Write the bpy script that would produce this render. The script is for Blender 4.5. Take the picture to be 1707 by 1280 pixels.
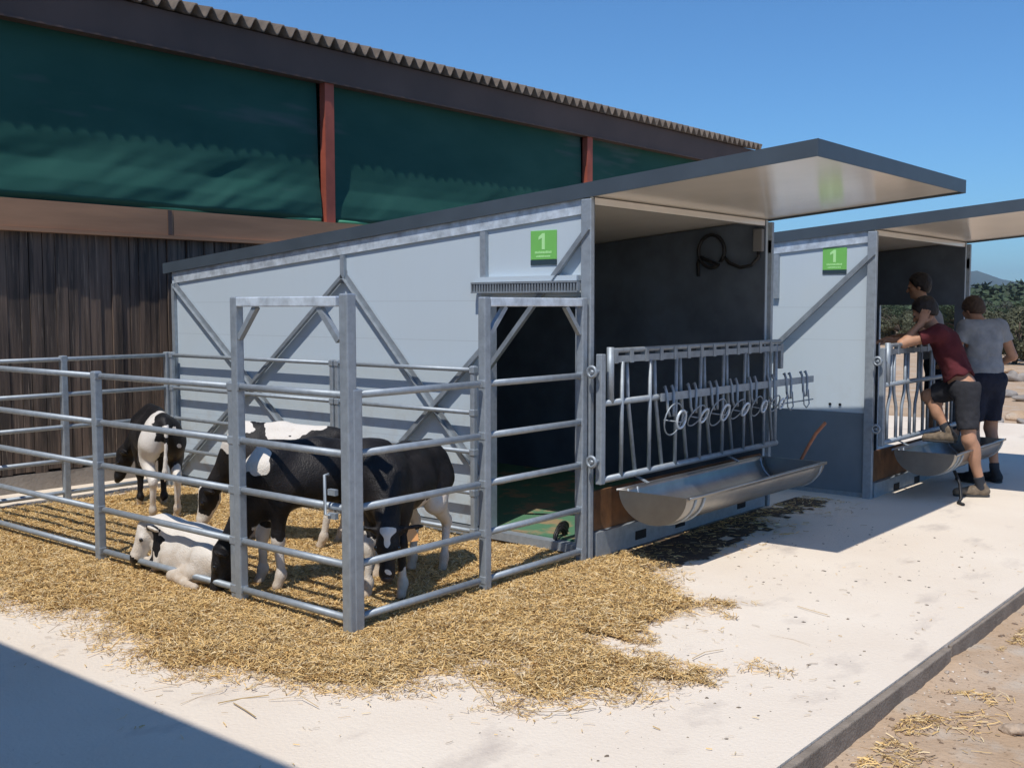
import bpy, math, random
import numpy as np
from mathutils import Vector, Matrix
for o in list(bpy.data.objects): bpy.data.objects.remove(o)
R = math.radians
SC = bpy.context.scene
COL = SC.collection
random.seed(5); RNG = np.random.default_rng(7)

# ------------------------------------------------------------------ camera, sky, sun, exposure
cam = bpy.data.objects.new('camera', bpy.data.cameras.new('camera')); COL.objects.link(cam)
cam.data.sensor_width = 36; cam.data.sensor_fit = 'HORIZONTAL'; cam.data.lens = 36*1790.82/1707
cam.data.clip_end = 30000; cam.data.clip_start = .05
cam.location = (4.011, -5.595, 1.6)
cam.rotation_euler = (Matrix.Rotation(R(39.78), 3, 'Z') @ Matrix.Rotation(R(90-4.121), 3, 'X') @ Matrix.Rotation(R(-.064), 3, 'Z')).to_euler()
SC.camera = cam
SUN_DIR = Vector((.37, -1.26, 2.44)).normalized()          # towards the sun
SUN_EL = math.asin(SUN_DIR.z); SUN_AZ = math.atan2(SUN_DIR.x, SUN_DIR.y)
W = bpy.data.worlds.new('World'); SC.world = W; W.use_nodes = True
wn = W.node_tree.nodes; wl = W.node_tree.links
sky = wn.new('ShaderNodeTexSky'); sky.sky_type = 'NISHITA'; sky.sun_disc = False
sky.sun_elevation = SUN_EL; sky.sun_rotation = SUN_AZ; sky.altitude = 300; sky.air_density = 1.0; sky.dust_density = .15; sky.ozone_density = 1.6
wn['Background'].inputs['Strength'].default_value = .102
tint = wn.new('ShaderNodeMix'); tint.data_type = 'RGBA'; tint.blend_type = 'MULTIPLY'; tint.inputs['Factor'].default_value = 1
tint.inputs['B'].default_value = (.51, .93, 1.31, 1)      # the clear, deep blue of this sky
wl.new(sky.outputs[0], tint.inputs['A']); wl.new(tint.outputs['Result'], wn['Background'].inputs['Color'])
sl = bpy.data.lights.new('sun', 'SUN'); sl.energy = 4.0; sl.angle = R(.53); sl.color = (1.0, .945, .87)
so = bpy.data.objects.new('sun', sl); COL.objects.link(so)
so.rotation_euler = SUN_DIR.to_track_quat('Z', 'Y').to_euler(); so.location = (3, -8, 14)
SC.view_settings.view_transform = 'Standard'; SC.view_settings.look = 'None'
SC.view_settings.exposure = 0; SC.view_settings.gamma = 1
SC.render.engine = 'CYCLES'
try:
    SC.cycles.max_bounces = 8; SC.cycles.diffuse_bounces = 4; SC.cycles.use_denoising = True
    SC.cycles.volume_bounces = 0
except Exception: pass
GZ = -.04                                                    # yard level

# ------------------------------------------------------------------ materials
def mat(name, col, rough=.6, metal=0., var=.0, vscale=3., col2=None, bump=0., bscale=40., spec=.5, stretch=(1, 1, 1), detail=4.):
    m = bpy.data.materials.new(name); m.use_nodes = True
    n = m.node_tree.nodes; l = m.node_tree.links; b = n['Principled BSDF']
    b.inputs['Base Color'].default_value = (*col, 1); b.inputs['Roughness'].default_value = rough
    b.inputs['Metallic'].default_value = metal; b.inputs['Specular IOR Level'].default_value = spec
    tc = n.new('ShaderNodeTexCoord'); mp = n.new('ShaderNodeMapping'); mp.inputs['Scale'].default_value = stretch
    l.new(tc.outputs['Object'], mp.inputs['Vector'])
    if var or col2:
        t = n.new('ShaderNodeTexNoise'); t.inputs['Scale'].default_value = vscale; t.inputs['Detail'].default_value = detail
        t.inputs['Roughness'].default_value = .6
        l.new(mp.outputs[0], t.inputs['Vector'])
        r = n.new('ShaderNodeValToRGB'); r.color_ramp.elements[0].position = .32; r.color_ramp.elements[1].position = .68
        c2 = col2 or tuple(c*(1+var) for c in col)
        c1 = col if col2 else tuple(c*(1-var) for c in col)
        r.color_ramp.elements[0].color = (*c1, 1); r.color_ramp.elements[1].color = (*c2, 1)
        l.new(t.outputs['Fac'], r.inputs['Fac']); l.new(r.outputs['Color'], b.inputs['Base Color'])
    if bump:
        t2 = n.new('ShaderNodeTexNoise'); t2.inputs['Scale'].default_value = bscale; t2.inputs['Detail'].default_value = 5
        l.new(mp.outputs[0], t2.inputs['Vector'])
        bp = n.new('ShaderNodeBump'); bp.inputs['Strength'].default_value = bump; bp.inputs['Distance'].default_value = .02
        l.new(t2.outputs['Fac'], bp.inputs['Height']); l.new(bp.outputs[0], b.inputs['Normal'])
    return m
def node(m, kind, **kw):
    x = m.node_tree.nodes.new(kind)
    for k, v in kw.items(): x.inputs[k].default_value = v
    return x
def mixcol(m, a, b, fac, mode='MIX'):
    x = m.node_tree.nodes.new('ShaderNodeMix'); x.data_type = 'RGBA'; x.blend_type = mode
    l = m.node_tree.links
    for s, v in ((x.inputs['A'], a), (x.inputs['B'], b)):
        if isinstance(v, tuple): s.default_value = (*v, 1)
        else: l.new(v, s)
    if isinstance(fac, (int, float)): x.inputs['Factor'].default_value = fac
    else: l.new(fac, x.inputs['Factor'])
    return x.outputs['Result']
def ramp(m, src, p0, p1, c0=(0, 0, 0), c1=(1, 1, 1)):
    r = m.node_tree.nodes.new('ShaderNodeValToRGB'); e = r.color_ramp.elements
    e[0].position = p0; e[1].position = p1; e[0].color = (*c0, 1); e[1].color = (*c1, 1)
    m.node_tree.links.new(src, r.inputs['Fac']); return r.outputs['Color']
def noise(m, scale, detail=4, stretch=None, rough=.6):
    tc = m.node_tree.nodes.new('ShaderNodeTexCoord'); src = tc.outputs['Object']
    if stretch:
        mp = node(m, 'ShaderNodeMapping', Scale=stretch); m.node_tree.links.new(src, mp.inputs['Vector']); src = mp.outputs[0]
    t = node(m, 'ShaderNodeTexNoise', Scale=scale, Detail=detail, Roughness=rough); m.node_tree.links.new(src, t.inputs['Vector'])
    return t.outputs['Fac']
def setcol(m, out): m.node_tree.links.new(out, m.node_tree.nodes['Principled BSDF'].inputs['Base Color'])

M = {}
M['galv'] = mat('galvanised_steel', (.34, .385, .425), .55, .45, .12, 22, bump=.03, bscale=60)
M['galv_dull'] = mat('galvanised_dull', (.29, .325, .355), .55, .45, .16, 14, bump=.05, bscale=50)
M['zinc_band'] = mat('zinc_spangle', (.62, .69, .75), .4, .3, .28, 11, bump=.03, bscale=60)
M['stainless'] = mat('stainless_sheet', (.34, .33, .31), .36, .9, .12, 5, bump=.03, bscale=20)
M['panel'] = mat('grey_sandwich_panel', (.43, .50, .565), .55, 0, .03, .8)
m = M['panel']                                              # faint dust and rain streaks
st = noise(m, 2.2, 6, (9, 9, .6)); dn = noise(m, 1.2, 5)
wallc = (mixcol(m, mixcol(m, (.52, .605, .665), (.51, .59, .645), ramp(m, st, .5, .85)), (.535, .605, .64), ramp(m, dn, .55, .8)))
tc_ = m.node_tree.nodes.new('ShaderNodeTexCoord'); sz_ = m.node_tree.nodes.new('ShaderNodeSeparateXYZ'); m.node_tree.links.new(tc_.outputs['Object'], sz_.inputs[0])
md = m.node_tree.nodes.new('ShaderNodeMath'); md.operation = 'PINGPONG'; md.inputs[1].default_value = .5; m.node_tree.links.new(sz_.outputs['Z'], md.inputs[0])      # seams every metre
cmp = m.node_tree.nodes.new('ShaderNodeMath'); cmp.operation = 'COMPARE'; cmp.inputs[1].default_value = .36; cmp.inputs[2].default_value = .0026; m.node_tree.links.new(md.outputs[0], cmp.inputs[0])
low = m.node_tree.nodes.new('ShaderNodeMath'); low.operation = 'MULTIPLY_ADD'; low.inputs[1].default_value = -.9; low.inputs[2].default_value = 1.02; m.node_tree.links.new(sz_.outputs['Z'], low.inputs[0])
lo2 = m.node_tree.nodes.new('ShaderNodeMath'); lo2.operation = 'MULTIPLY'; lo2.use_clamp = True; m.node_tree.links.new(low.outputs[0], lo2.inputs[0]); m.node_tree.links.new(ramp(m, noise(m, 7, 7), .5, .62), lo2.inputs[1])
wallc = mixcol(m, wallc, (.36, .32, .26), 0.0); g_ = m.node_tree.nodes.new('ShaderNodeMath'); g_.operation = 'MULTIPLY'; g_.inputs[1].default_value = .45; m.node_tree.links.new(lo2.outputs[0], g_.inputs[0])
wallc = mixcol(m, wallc, (.38, .34, .28), g_.outputs[0])                                            # splashes of muck low on the wall
setcol(m, mixcol(m, wallc, (.44, .51, .56), cmp.outputs[0]))
M['shade_panel'] = mat('dark_shade_panel', (.16, .20, .235), .6, 0, .12, 2)  # dark tone deepening the shade on the farther shed's lower wall
M['anthracite'] = mat('anthracite_coated_steel', (.062, .082, .102), .45, 0, .12, 3)
M['ceiling'] = mat('white_coated_ceiling', (.78, .74, .68), .16, 0, .05, 2, spec=.6)
M['lining'] = mat('dark_wall_lining', (.098, .122, .155), .6, 0, .25, 2.5)
M['ply'] = mat('brown_stained_board', (.16, .075, .03), .7, 0, .45, 5, bump=.1)
M['mat_green'] = mat('green_rubber_floor', (.055, .17, .085), .8, 0, .3, 6, col2=None, bump=.2)
m = M['mat_green']
setcol(m, mixcol(m, mixcol(m, (.06, .18, .09), (.10, .22, .13), noise(m, 30, 3)), (.30, .22, .12), ramp(m, noise(m, 4, 6), .52, .62)))
M['black'] = mat('black_rubber', (.012, .012, .013), .5)
M['dark'] = mat('dark_recess', (.01, .011, .012), .8)
M['sign_green'] = mat('sign_green', (.19, .53, .12), .45, 0, .04, 4)
M['sign_pale'] = mat('sign_pale_print', (.48, .86, .38), .5)
M['sign_dark'] = mat('sign_dark_print', (.03, .055, .07), .5)
# yard slab: pale chalky concrete, dusty, faintly stained
M['slab'] = mat('pale_concrete', (.6, .55, .5), .9, bump=.25, bscale=60, spec=.2); m = M['slab']
base = mixcol(m, (.74, .64, .52), (.795, .705, .585), ramp(m, noise(m, .9, 8), .35, .68))
base = mixcol(m, base, (.55, .475, .40), ramp(m, noise(m, 2.6, 7, (1, .5, 1)), .58, .74))
base = mixcol(m, base, (.50, .435, .37), ramp(m, noise(m, 55, 4), .66, .78))
setcol(m, base)
M['kerb'] = mat('kerb_concrete', (.27, .225, .18), .95, 0, .18, 9, bump=.4, bscale=70, spec=.2)
M['dirt'] = mat('tan_dirt', (.30, .2, .13), .97, bump=.5, bscale=45, spec=.15); m = M['dirt']
base = mixcol(m, (.43, .30, .19), (.53, .395, .275), ramp(m, noise(m, 1.1, 8), .35, .65))
base = mixcol(m, base, (.50, .42, .33), ramp(m, noise(m, 3.1, 7), .52, .66))
base = mixcol(m, base, (.2, .135, .085), ramp(m, noise(m, 38, 5), .6, .7))
setcol(m, base)
M['land'] = mat('dry_land', (.34, .25, .16), .98, 0, .2, .08, spec=.1); m = M['land']
setcol(m, mixcol(m, (.36, .27, .18), (.10, .12, .05), ramp(m, noise(m, .012, 6), .45, .6)))
M['hill'] = mat('wooded_hill', (.05, .07, .03), .98, 0, .35, .01, spec=.1)
M['straw_base'] = mat('straw_bed', (.36, .24, .11), .95, bump=.9, bscale=60, spec=.15); m = M['straw_base']
base = mixcol(m, (.56, .37, .155), (.37, .23, .09), ramp(m, noise(m, 7, 8), .4, .7))
base = mixcol(m, base, (.52, .37, .18), ramp(m, noise(m, 60, 3, (1, 2.2, 1)), .5, .66))
setcol(m, base)
def attr_mat(name, rough, spec=.2):
    m = mat(name, (.5, .5, .5), rough, spec=spec); a = m.node_tree.nodes.new('ShaderNodeAttribute'); a.attribute_name = 'tint'
    setcol(m, a.outputs['Color']); return m
M['straw'] = attr_mat('straw_stalks', .75, .3)
M['stone'] = attr_mat('loose_stones', .95)
M['leaf'] = attr_mat('leaves', .7, .25)
M['bark'] = mat('bark', (.09, .065, .045), .95, 0, .3, 4, bump=.5)
# barn
M['fascia'] = mat('brown_painted_beam', (.085, .054, .042), .6, 0, .2, 1.2)
M['ledge'] = mat('rust_brown_beam', (.36, .195, .105), .65, 0, .22, 1.4, stretch=(1, .35, 3))
M['redpost'] = mat('red_oxide_post', (.36, .085, .05), .6, 0, .2, 3)
M['fibre'] = mat('fibre_cement_sheet', (.17, .135, .105), .95, 0, .35, 5, bump=.3)
M['curtain'] = mat('green_mesh_curtain', (.03, .1, .085), .85, spec=.1, bump=.15, bscale=300); m = M['curtain']
base = mixcol(m, (.021, .083, .068), (.032, .105, .085), ramp(m, noise(m, 1.4, 5, (1, .6, 1.4)), .35, .7))
setcol(m, mixcol(m, base, (.085, .12, .12), ramp(m, noise(m, .8, 3, (1, .5, 3)), .62, .74)))
M['hem'] = mat('curtain_hem_green', (.07, .30, .17), .6, 0, .15, 3)
M['boards'] = mat('weathered_boards', (.1, .08, .06), .9, bump=.35, bscale=4, stretch=(1, 9, .35)); m = M['boards']
base = mixcol(m, (.175, .125, .095), (.055, .043, .036), ramp(m, noise(m, 2.5, 6, (1, 6, .35)), .38, .62))
setcol(m, mixcol(m, base, (.30, .235, .18), ramp(m, noise(m, 5, 7, (1, 14, .5)), .58, .72)))
M['plinth'] = mat('barn_plinth', (.3, .27, .24), .95, 0, .2, 3, bump=.3)
M['render_wall'] = mat('pale_wall_render', (.5, .46, .4), .9, 0, .1, 2)
# people
def cloth(name, c): return mat(name, c, .9, 0, .15, 9, bump=.15, bscale=90, spec=.2)
M['skin'] = mat('skin', (.46, .25, .155), .55, 0, .12, 12, spec=.35)
M['maroon'] = cloth('maroon_cotton', (.10, .022, .027)); M['charcoal'] = cloth('charcoal_cotton', (.035, .036, .042))
M['greytee'] = cloth('grey_cotton', (.27, .29, .31)); M['navy'] = cloth('navy_cotton', (.02, .024, .04))
M['lightgrey'] = cloth('light_grey_cotton', (.30, .31, .33)); M['hair_dark'] = mat('dark_hair', (.014, .010, .009), .5, 0, .3, 40, bump=.5, bscale=120)
M['hair_brown'] = mat('brown_hair', (.06, .035, .022), .6, 0, .3, 40, bump=.6, bscale=120)
M['shoe_tan'] = mat('tan_shoe', (.17, .13, .09), .8, 0, .4, 30); M['shoe_dark'] = mat('dark_shoe', (.02, .02, .022), .7)
M['sole'] = mat('shoe_sole', (.05, .05, .05), .8); M['sock'] = cloth('dark_sock', (.04, .045, .055))
# cattle
M['fur'] = mat('holstein_coat', (.5, .5, .5), .52, bump=.3, bscale=110, spec=.32); m = M['fur']
a = m.node_tree.nodes.new('ShaderNodeAttribute'); a.attribute_name = 'white'
ad = m.node_tree.nodes.new('ShaderNodeMath'); ad.operation = 'MULTIPLY_ADD'; ad.inputs[1].default_value = .10
m.node_tree.links.new(noise(m, 26, 5), ad.inputs[0]); m.node_tree.links.new(a.outputs['Fac'], ad.inputs[2])
fac = ramp(m, ad.outputs[0], .535, .565)
blk = mixcol(m, (.007, .006, .0065), (.034, .028, .026), ramp(m, noise(m, 5, 5), .45, .8))  # paler tone stands in for sheen on the black hair
wht = mixcol(m, (.74, .69, .62), (.60, .51, .42), ramp(m, noise(m, 9, 5), .55, .8))
tcz = m.node_tree.nodes.new('ShaderNodeTexCoord'); sx = m.node_tree.nodes.new('ShaderNodeSeparateXYZ'); m.node_tree.links.new(tcz.outputs['Object'], sx.inputs[0])
mz = m.node_tree.nodes.new('ShaderNodeMath'); mz.operation = 'MULTIPLY_ADD'; mz.inputs[1].default_value = .35; m.node_tree.links.new(noise(m, 16, 5), mz.inputs[0]); m.node_tree.links.new(sx.outputs['Z'], mz.inputs[2])
wht = mixcol(m, (.44, .335, .225), wht, ramp(m, mz.outputs[0], .20, .42, (.25, .25, .25)))      # mud splashed up the legs
setcol(m, mixcol(m, blk, wht, fac))
M['hoof'] = mat('hoof_horn', (.035, .028, .022), .6); M['eye'] = mat('eye_gloss', (.008, .006, .006), .08, spec=.8)
M['nose'] = mat('wet_nose', (.03, .024, .026), .35); M['tag'] = mat('orange_tag', (.75, .36, .12), .5)
M['strap'] = mat('orange_handle', (.33, .12, .05), .6, 0, .3, 9)

# ------------------------------------------------------------------ object helpers
def tag(o, label=None, cat=None, group=None, kind=None):
    if label: o['label'] = label
    if cat: o['category'] = cat
    if group: o['group'] = group
    if kind: o['kind'] = kind
    return o
def empty(name, loc=(0, 0, 0), rz=0):
    o = bpy.data.objects.new(name, None); COL.objects.link(o); o.location = loc; o.rotation_euler = (0, 0, rz); o.empty_display_size = .2
    return o
def link_mesh(name, me, m, parent=None, smooth=False):
    me.materials.append(m)
    if smooth: me.polygons.foreach_set('use_smooth', np.ones(len(me.polygons), bool))
    o = bpy.data.objects.new(name, me); COL.objects.link(o)
    if parent: o.parent = parent
    return o
def np_mesh(name, V, Q, m, parent=None, smooth=False, attr=None, aname='tint'):
    """V (n,3), Q (k,4) or (k,3) -> object; attr per-face colour (k,3) or per-vertex float (n,)"""
    V = np.asarray(V, np.float32); Q = np.asarray(Q, np.int32); k = Q.shape[1]
    me = bpy.data.meshes.new(name); me.vertices.add(len(V)); me.vertices.foreach_set('co', V.ravel())
    me.loops.add(Q.size); me.loops.foreach_set('vertex_index', Q.ravel())
    me.polygons.add(len(Q)); me.polygons.foreach_set('loop_start', np.arange(0, Q.size, k, dtype=np.int32))
    me.update(calc_edges=True); me.validate()
    if attr is not None:
        attr = np.asarray(attr, np.float32)
        if attr.ndim == 1:
            at = me.attributes.new(aname, 'FLOAT', 'POINT'); at.data.foreach_set('value', attr)
        else:
            at = me.attributes.new(aname, 'FLOAT_COLOR', 'FACE')
            at.data.foreach_set('color', np.hstack([attr, np.ones((len(attr), 1), np.float32)]).ravel())
    return link_mesh(name, me, m, parent, smooth)
class MB:
    def __init__(s): s.v = []; s.f = []
    def poly(s, pts):
        i = len(s.v); s.v += [tuple(p) for p in pts]; s.f.append(tuple(range(i, i+len(pts)))); return s
    def box(s, x0, x1, y0, y1, z0, z1):
        i = len(s.v)
        s.v += [(x, y, z) for z in (z0, z1) for x, y in ((x0, y0), (x1, y0), (x1, y1), (x0, y1))]
        s.f += [tuple(i+k for k in q) for q in ((0, 3, 2, 1), (4, 5, 6, 7), (0, 1, 5, 4), (1, 2, 6, 5), (2, 3, 7, 6), (3, 0, 4, 7))]; return s
    def bar(s, p, q, w, h, up=(0, 0, 1)):
        """rectangular bar p->q, w across, h along up"""
        p, q, up = Vector(p), Vector(q), Vector(up); d = (q-p).normalized()
        a = d.cross(up)
        if a.length < 1e-4: a = d.cross(Vector((1, 0, 0)))
        a.normalize(); b = a.cross(d).normalized(); i = len(s.v)
        for c in (p, q): s.v += [tuple(c+a*(sx*w/2)+b*(sy*h/2)) for sx, sy in ((-1, -1), (1, -1), (1, 1), (-1, 1))]
        s.f += [tuple(i+k for k in f) for f in ((3, 2, 1, 0), (4, 5, 6, 7), (0, 1, 5, 4), (1, 2, 6, 5), (2, 3, 7, 6), (3, 0, 4, 7))]; return s
    def tube(s, pts, r, n=10, closed=False, r2=None):
        pts = [Vector(p) for p in pts]; N = len(pts); i0 = len(s.v); prev = None
        for j, p in enumerate(pts):
            if closed: d = pts[(j+1) % N]-pts[j-1]
            else: d = pts[min(j+1, N-1)]-pts[max(j-1, 0)]
            d.normalize()
            if prev is None:
                a = d.cross(Vector((0, 0, 1)))
                if a.length < 1e-3: a = d.cross(Vector((0, 1, 0)))
            else: a = prev-d*prev.dot(d)
            a.normalize(); prev = a; b = d.cross(a)
            rr = r if r2 is None else r+(r2-r)*j/max(N-1, 1)
            s.v += [tuple(p+a*(rr*math.cos(t))+b*(rr*math.sin(t))) for t in (2*math.pi*k/n for k in range(n))]
        M_ = N if closed else N-1
        for j in range(M_):
            A = i0+j*n; B = i0+((j+1) % N)*n
            s.f += [(A+k, A+(k+1) % n, B+(k+1) % n, B+k) for k in range(n)]
        if not closed:
            s.f.append(tuple(i0+k for k in range(n))[::-1]); s.f.append(tuple(i0+(N-1)*n+k for k in range(n)))
        return s
    def prism(s, pts2, ax, c0, c1):
        """extrude polygon pts2 along axis ax; the remaining two axes in order"""
        i = len(s.v); n = len(pts2)
        for c in (c0, c1):
            for a, b in pts2:
                s.v.append({'x': (c, a, b), 'y': (a, c, b), 'z': (a, b, c)}[ax])
        s.f.append(tuple(range(i, i+n))); s.f.append(tuple(range(i+n, i+2*n))[::-1])
        s.f += [(i+k, i+n+k, i+n+(k+1) % n, i+(k+1) % n) for k in range(n)]; return s
    def build(s, name, m, parent=None, smooth=False, bevel=0):
        me = bpy.data.meshes.new(name); me.from_pydata(s.v, [], s.f); me.update()
        import bmesh
        b = bmesh.new(); b.from_mesh(me); bmesh.ops.recalc_face_normals(b, faces=b.faces); b.to_mesh(me); b.free()
        o = link_mesh(name, me, m, parent)
        if smooth:
            for p in me.polygons: p.use_smooth = len(p.vertices) == 4
        if bevel:
            bv = o.modifiers.new('bevel', 'BEVEL'); bv.width = bevel; bv.segments = 2; bv.limit_method = 'ANGLE'
        return o
def vnoise(P, seed=0):
    """value noise, P (n,d) -> 0..1"""
    P = np.asarray(P, np.float64); d = P.shape[1]; I = np.floor(P).astype(np.int64); f = P-I; f = f*f*(3-2*f); out = 0
    for c in range(2**d):
        w = np.ones(len(P)); h = np.full(len(P), seed*7919+13, np.int64)
        for k in range(d):
            b = (c >> k) & 1; w = w*(f[:, k] if b else 1-f[:, k]); h = h*73856093 ^ (I[:, k]+b)*(19349663+k*83492791)
        h = (h ^ (h >> 13))*1274126177 & 0x7fffffff; h = (h ^ (h >> 16)) & 0xffff
        out = out+w*(h/65535.)
    return out
def fbm(P, seed=0, o=4):
    s = 0; a = .5
    for k in range(o): s = s+a*vnoise(np.asarray(P)*2**k, seed+k); a *= .5
    return s/(1-.5**o)

# ------------------------------------------------------------------ smooth bodies: blended tapered limbs meshed as one surface
def cap(a, b, ra, rb, k=.03): return ('c', np.array(a, float), np.array(b, float), ra, rb, k)
def ell(c, r, ax=None, k=.03):
    if ax is None: A = np.eye(3)
    else:
        d = np.array(ax[0], float); d /= np.linalg.norm(d); u = np.array(ax[1], float); u -= d*(u@d); u /= np.linalg.norm(u)
        A = np.array([d, np.cross(u, d), u])
    return ('e', np.array(c, float), np.array(r, float), A, None, k)
def body(prims, h, wob=0., wscale=12., cut=None):
    lo = np.full(3, 1e9); hi = -lo
    for p in prims:
        if p[0] == 'c': r = max(p[3], p[4]); a = np.minimum(p[1], p[2])-r; b = np.maximum(p[1], p[2])+r
        else: r = p[2].max(); a = p[1]-r; b = p[1]+r
        lo = np.minimum(lo, a); hi = np.maximum(hi, b)
    lo -= 4*h; hi += 4*h; n = np.ceil((hi-lo)/h).astype(int)+1
    F = np.full(n, .2, np.float32); ax = [lo[i]+h*np.arange(n[i]) for i in range(3)]
    for p in prims:
        k = p[5]; mrg = k+2*h
        if p[0] == 'c': r = max(p[3], p[4]); a = np.minimum(p[1], p[2])-r-mrg; b = np.maximum(p[1], p[2])+r+mrg
        else: r = p[2].max(); a = p[1]-r-mrg; b = p[1]+r+mrg
        i0 = np.maximum(((a-lo)/h).astype(int), 0); i1 = np.minimum(((b-lo)/h).astype(int)+2, n)
        X = ax[0][i0[0]:i1[0], None, None]; Y = ax[1][None, i0[1]:i1[1], None]; Z = ax[2][None, None, i0[2]:i1[2]]
        if p[0] == 'c':
            A, B = p[1], p[2]; d = B-A; L = max(d@d, 1e-9)
            t = np.clip(((X-A[0])*d[0]+(Y-A[1])*d[1]+(Z-A[2])*d[2])/L, 0, 1)
            D = np.sqrt((X-A[0]-t*d[0])**2+(Y-A[1]-t*d[1])**2+(Z-A[2]-t*d[2])**2)-(p[3]+(p[4]-p[3])*t)
        else:
            c, rr, A = p[1], p[2], p[3]; q = [(A[i, 0]*(X-c[0])+A[i, 1]*(Y-c[1])+A[i, 2]*(Z-c[2])) for i in range(3)]
            k0 = np.sqrt(sum((q[i]/rr[i])**2 for i in range(3))); k1 = np.sqrt(sum((q[i]/rr[i]**2)**2 for i in range(3)))
            D = k0*(k0-1)/np.maximum(k1, 1e-6)
        S = F[i0[0]:i1[0], i0[1]:i1[1], i0[2]:i1[2]]
        hh = np.clip(.5+.5*(S-D)/k, 0, 1)
        S[...] = S*(1-hh)+D*hh-k*hh*(1-hh)
    if cut is not None:
        G = np.stack(np.meshgrid(*ax, indexing='ij'), -1); F = np.maximum(F, cut(G).astype(np.float32))
    # surface nets
    s = F < 0
    c8 = [s[dx:n[0]-1+dx, dy:n[1]-1+dy, dz:n[2]-1+dz] for dx in (0, 1) for dy in (0, 1) for dz in (0, 1)]
    cnt = sum(c.astype(np.int8) for c in c8); act = (cnt > 0) & (cnt < 8); I = np.argwhere(act)
    idx = np.full(act.shape, -1, np.int32); idx[act] = np.arange(len(I))
    off = np.array([(dx, dy, dz) for dx in (0, 1) for dy in (0, 1) for dz in (0, 1)])
    vals = np.stack([F[I[:, 0]+o[0], I[:, 1]+o[1], I[:, 2]+o[2]] for o in off], 1)
    P = np.zeros((len(I), 3)); C = np.zeros(len(I))
    for a in range(8):
        for b in range(a+1, 8):
            if np.abs(off[a]-off[b]).sum() != 1: continue
            ch = (vals[:, a] < 0) != (vals[:, b] < 0); den = np.where(ch, vals[:, a]-vals[:, b], 1); t = np.where(ch, vals[:, a]/den, 0)
            P += np.where(ch[:, None], off[a]+t[:, None]*(off[b]-off[a]), 0); C += ch
    V = lo+h*(I+P/C[:, None]); Q = []
    for d in range(3):
        sl0 = [slice(None)]*3; sl1 = [slice(None)]*3; sl0[d] = slice(0, n[d]-1); sl1[d] = slice(1, n[d])
        e = np.argwhere(s[tuple(sl0)] != s[tuple(sl1)]); u, v = [(1, 2), (2, 0), (0, 1)][d]
        e = e[(e[:, u] > 0) & (e[:, v] > 0) & (e[:, u] < n[u]-1) & (e[:, v] < n[v]-1)]
        ins = s[e[:, 0], e[:, 1], e[:, 2]]
        def cell(du, dv):
            w = e.copy(); w[:, u] += du; w[:, v] += dv; return idx[w[:, 0], w[:, 1], w[:, 2]]
        q = np.stack([cell(-1, -1), cell(0, -1), cell(0, 0), cell(-1, 0)], 1); q[~ins] = q[~ins][:, ::-1]; Q.append(q)
    Q = np.concatenate(Q); Q = Q[(Q >= 0).all(1)]
    if wob: V = V+(np.stack([fbm(V*wscale, 11+i, 3) for i in range(3)], 1)-.5)*2*wob
    return V, Q
def ball(name, c, r, m, parent, n=10):
    b = MB(); ring = []
    for i in range(1, n): b_ = math.pi*i/n; ring.append([(c[0]+r*math.sin(b_)*math.cos(t), c[1]+r*math.sin(b_)*math.sin(t), c[2]+r*math.cos(b_)) for t in (2*math.pi*k/12 for k in range(12))])
    b.v = [p for q in ring for p in q]+[(c[0], c[1], c[2]+r), (c[0], c[1], c[2]-r)]; T = len(b.v)-2
    for i in range(n-2): b.f += [(i*12+k, i*12+(k+1) % 12, (i+1)*12+(k+1) % 12, (i+1)*12+k) for k in range(12)]
    b.f += [(T, k, (k+1) % 12) for k in range(12)]+[(T+1, (n-2)*12+(k+1) % 12, (n-2)*12+k) for k in range(12)]
    o = b.build(name, m, parent)
    o.data.polygons.foreach_set('use_smooth', np.ones(len(o.data.polygons), bool)); return o

# ================================================================== SETTING
tag(np_mesh('terrain', [(-6000, -6000, -.30), (6000, -6000, -.30), (6000, 6000, -.30), (-6000, 6000, -.30)], [(0, 1, 2, 3)], M['land']), kind='structure')
tag(MB().box(-16, 2.352, -24, 10.4, -.5, GZ).build('concrete_yard', M['slab']), kind='structure')
def grid(x0, x1, y0, y1, step, zf):
    xs = np.arange(x0, x1+step/2, step); ys = np.arange(y0, y1+step/2, step); X, Y = np.meshgrid(xs, ys, indexing='ij')
    P = np.stack([X.ravel(), Y.ravel()], 1); z = zf(P); V = np.column_stack([P, z]); n, k = len(xs), len(ys)
    i = (np.arange(n-1)[:, None]*k+np.arange(k-1)[None]).ravel(); return V, np.stack([i, i+k, i+k+1, i+1], 1)
def dirt_z(P):
    e = np.clip((P[:, 0]-2.37)/.9, 0, 1)
    z = -.138+.05*(fbm(P*1.1, 3)-.5)+.022*(fbm(P*6, 5)-.5)+.012*(fbm(P*22, 8, 3)-.5)
    z += .035*np.exp(-((P[:, 0]-2.42)/.10)**2-((P[:, 1]+.28)/.22)**2)      # heap of dust at the kerb joint
    return z-.004*e
V, Q = grid(2.34, 7.2, -6.2, 6, .03, dirt_z)
tag(np_mesh('dirt_ground', V, Q, M['dirt'], smooth=True), kind='structure')
V, Q = grid(-18, 16, -12, 60, .5, lambda P: -.165+.1*(fbm(P*.3, 9)-.5))
Q = Q[~((V[Q[:, 0], 0] > 2.5) & (V[Q[:, 0], 0] < 6.6) & (V[Q[:, 0], 1] > -5.9) & (V[Q[:, 0], 1] < 5.4))]
tag(np_mesh('dirt_field', V, Q, M['dirt'], smooth=True), kind='structure')
kb = MB()
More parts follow.
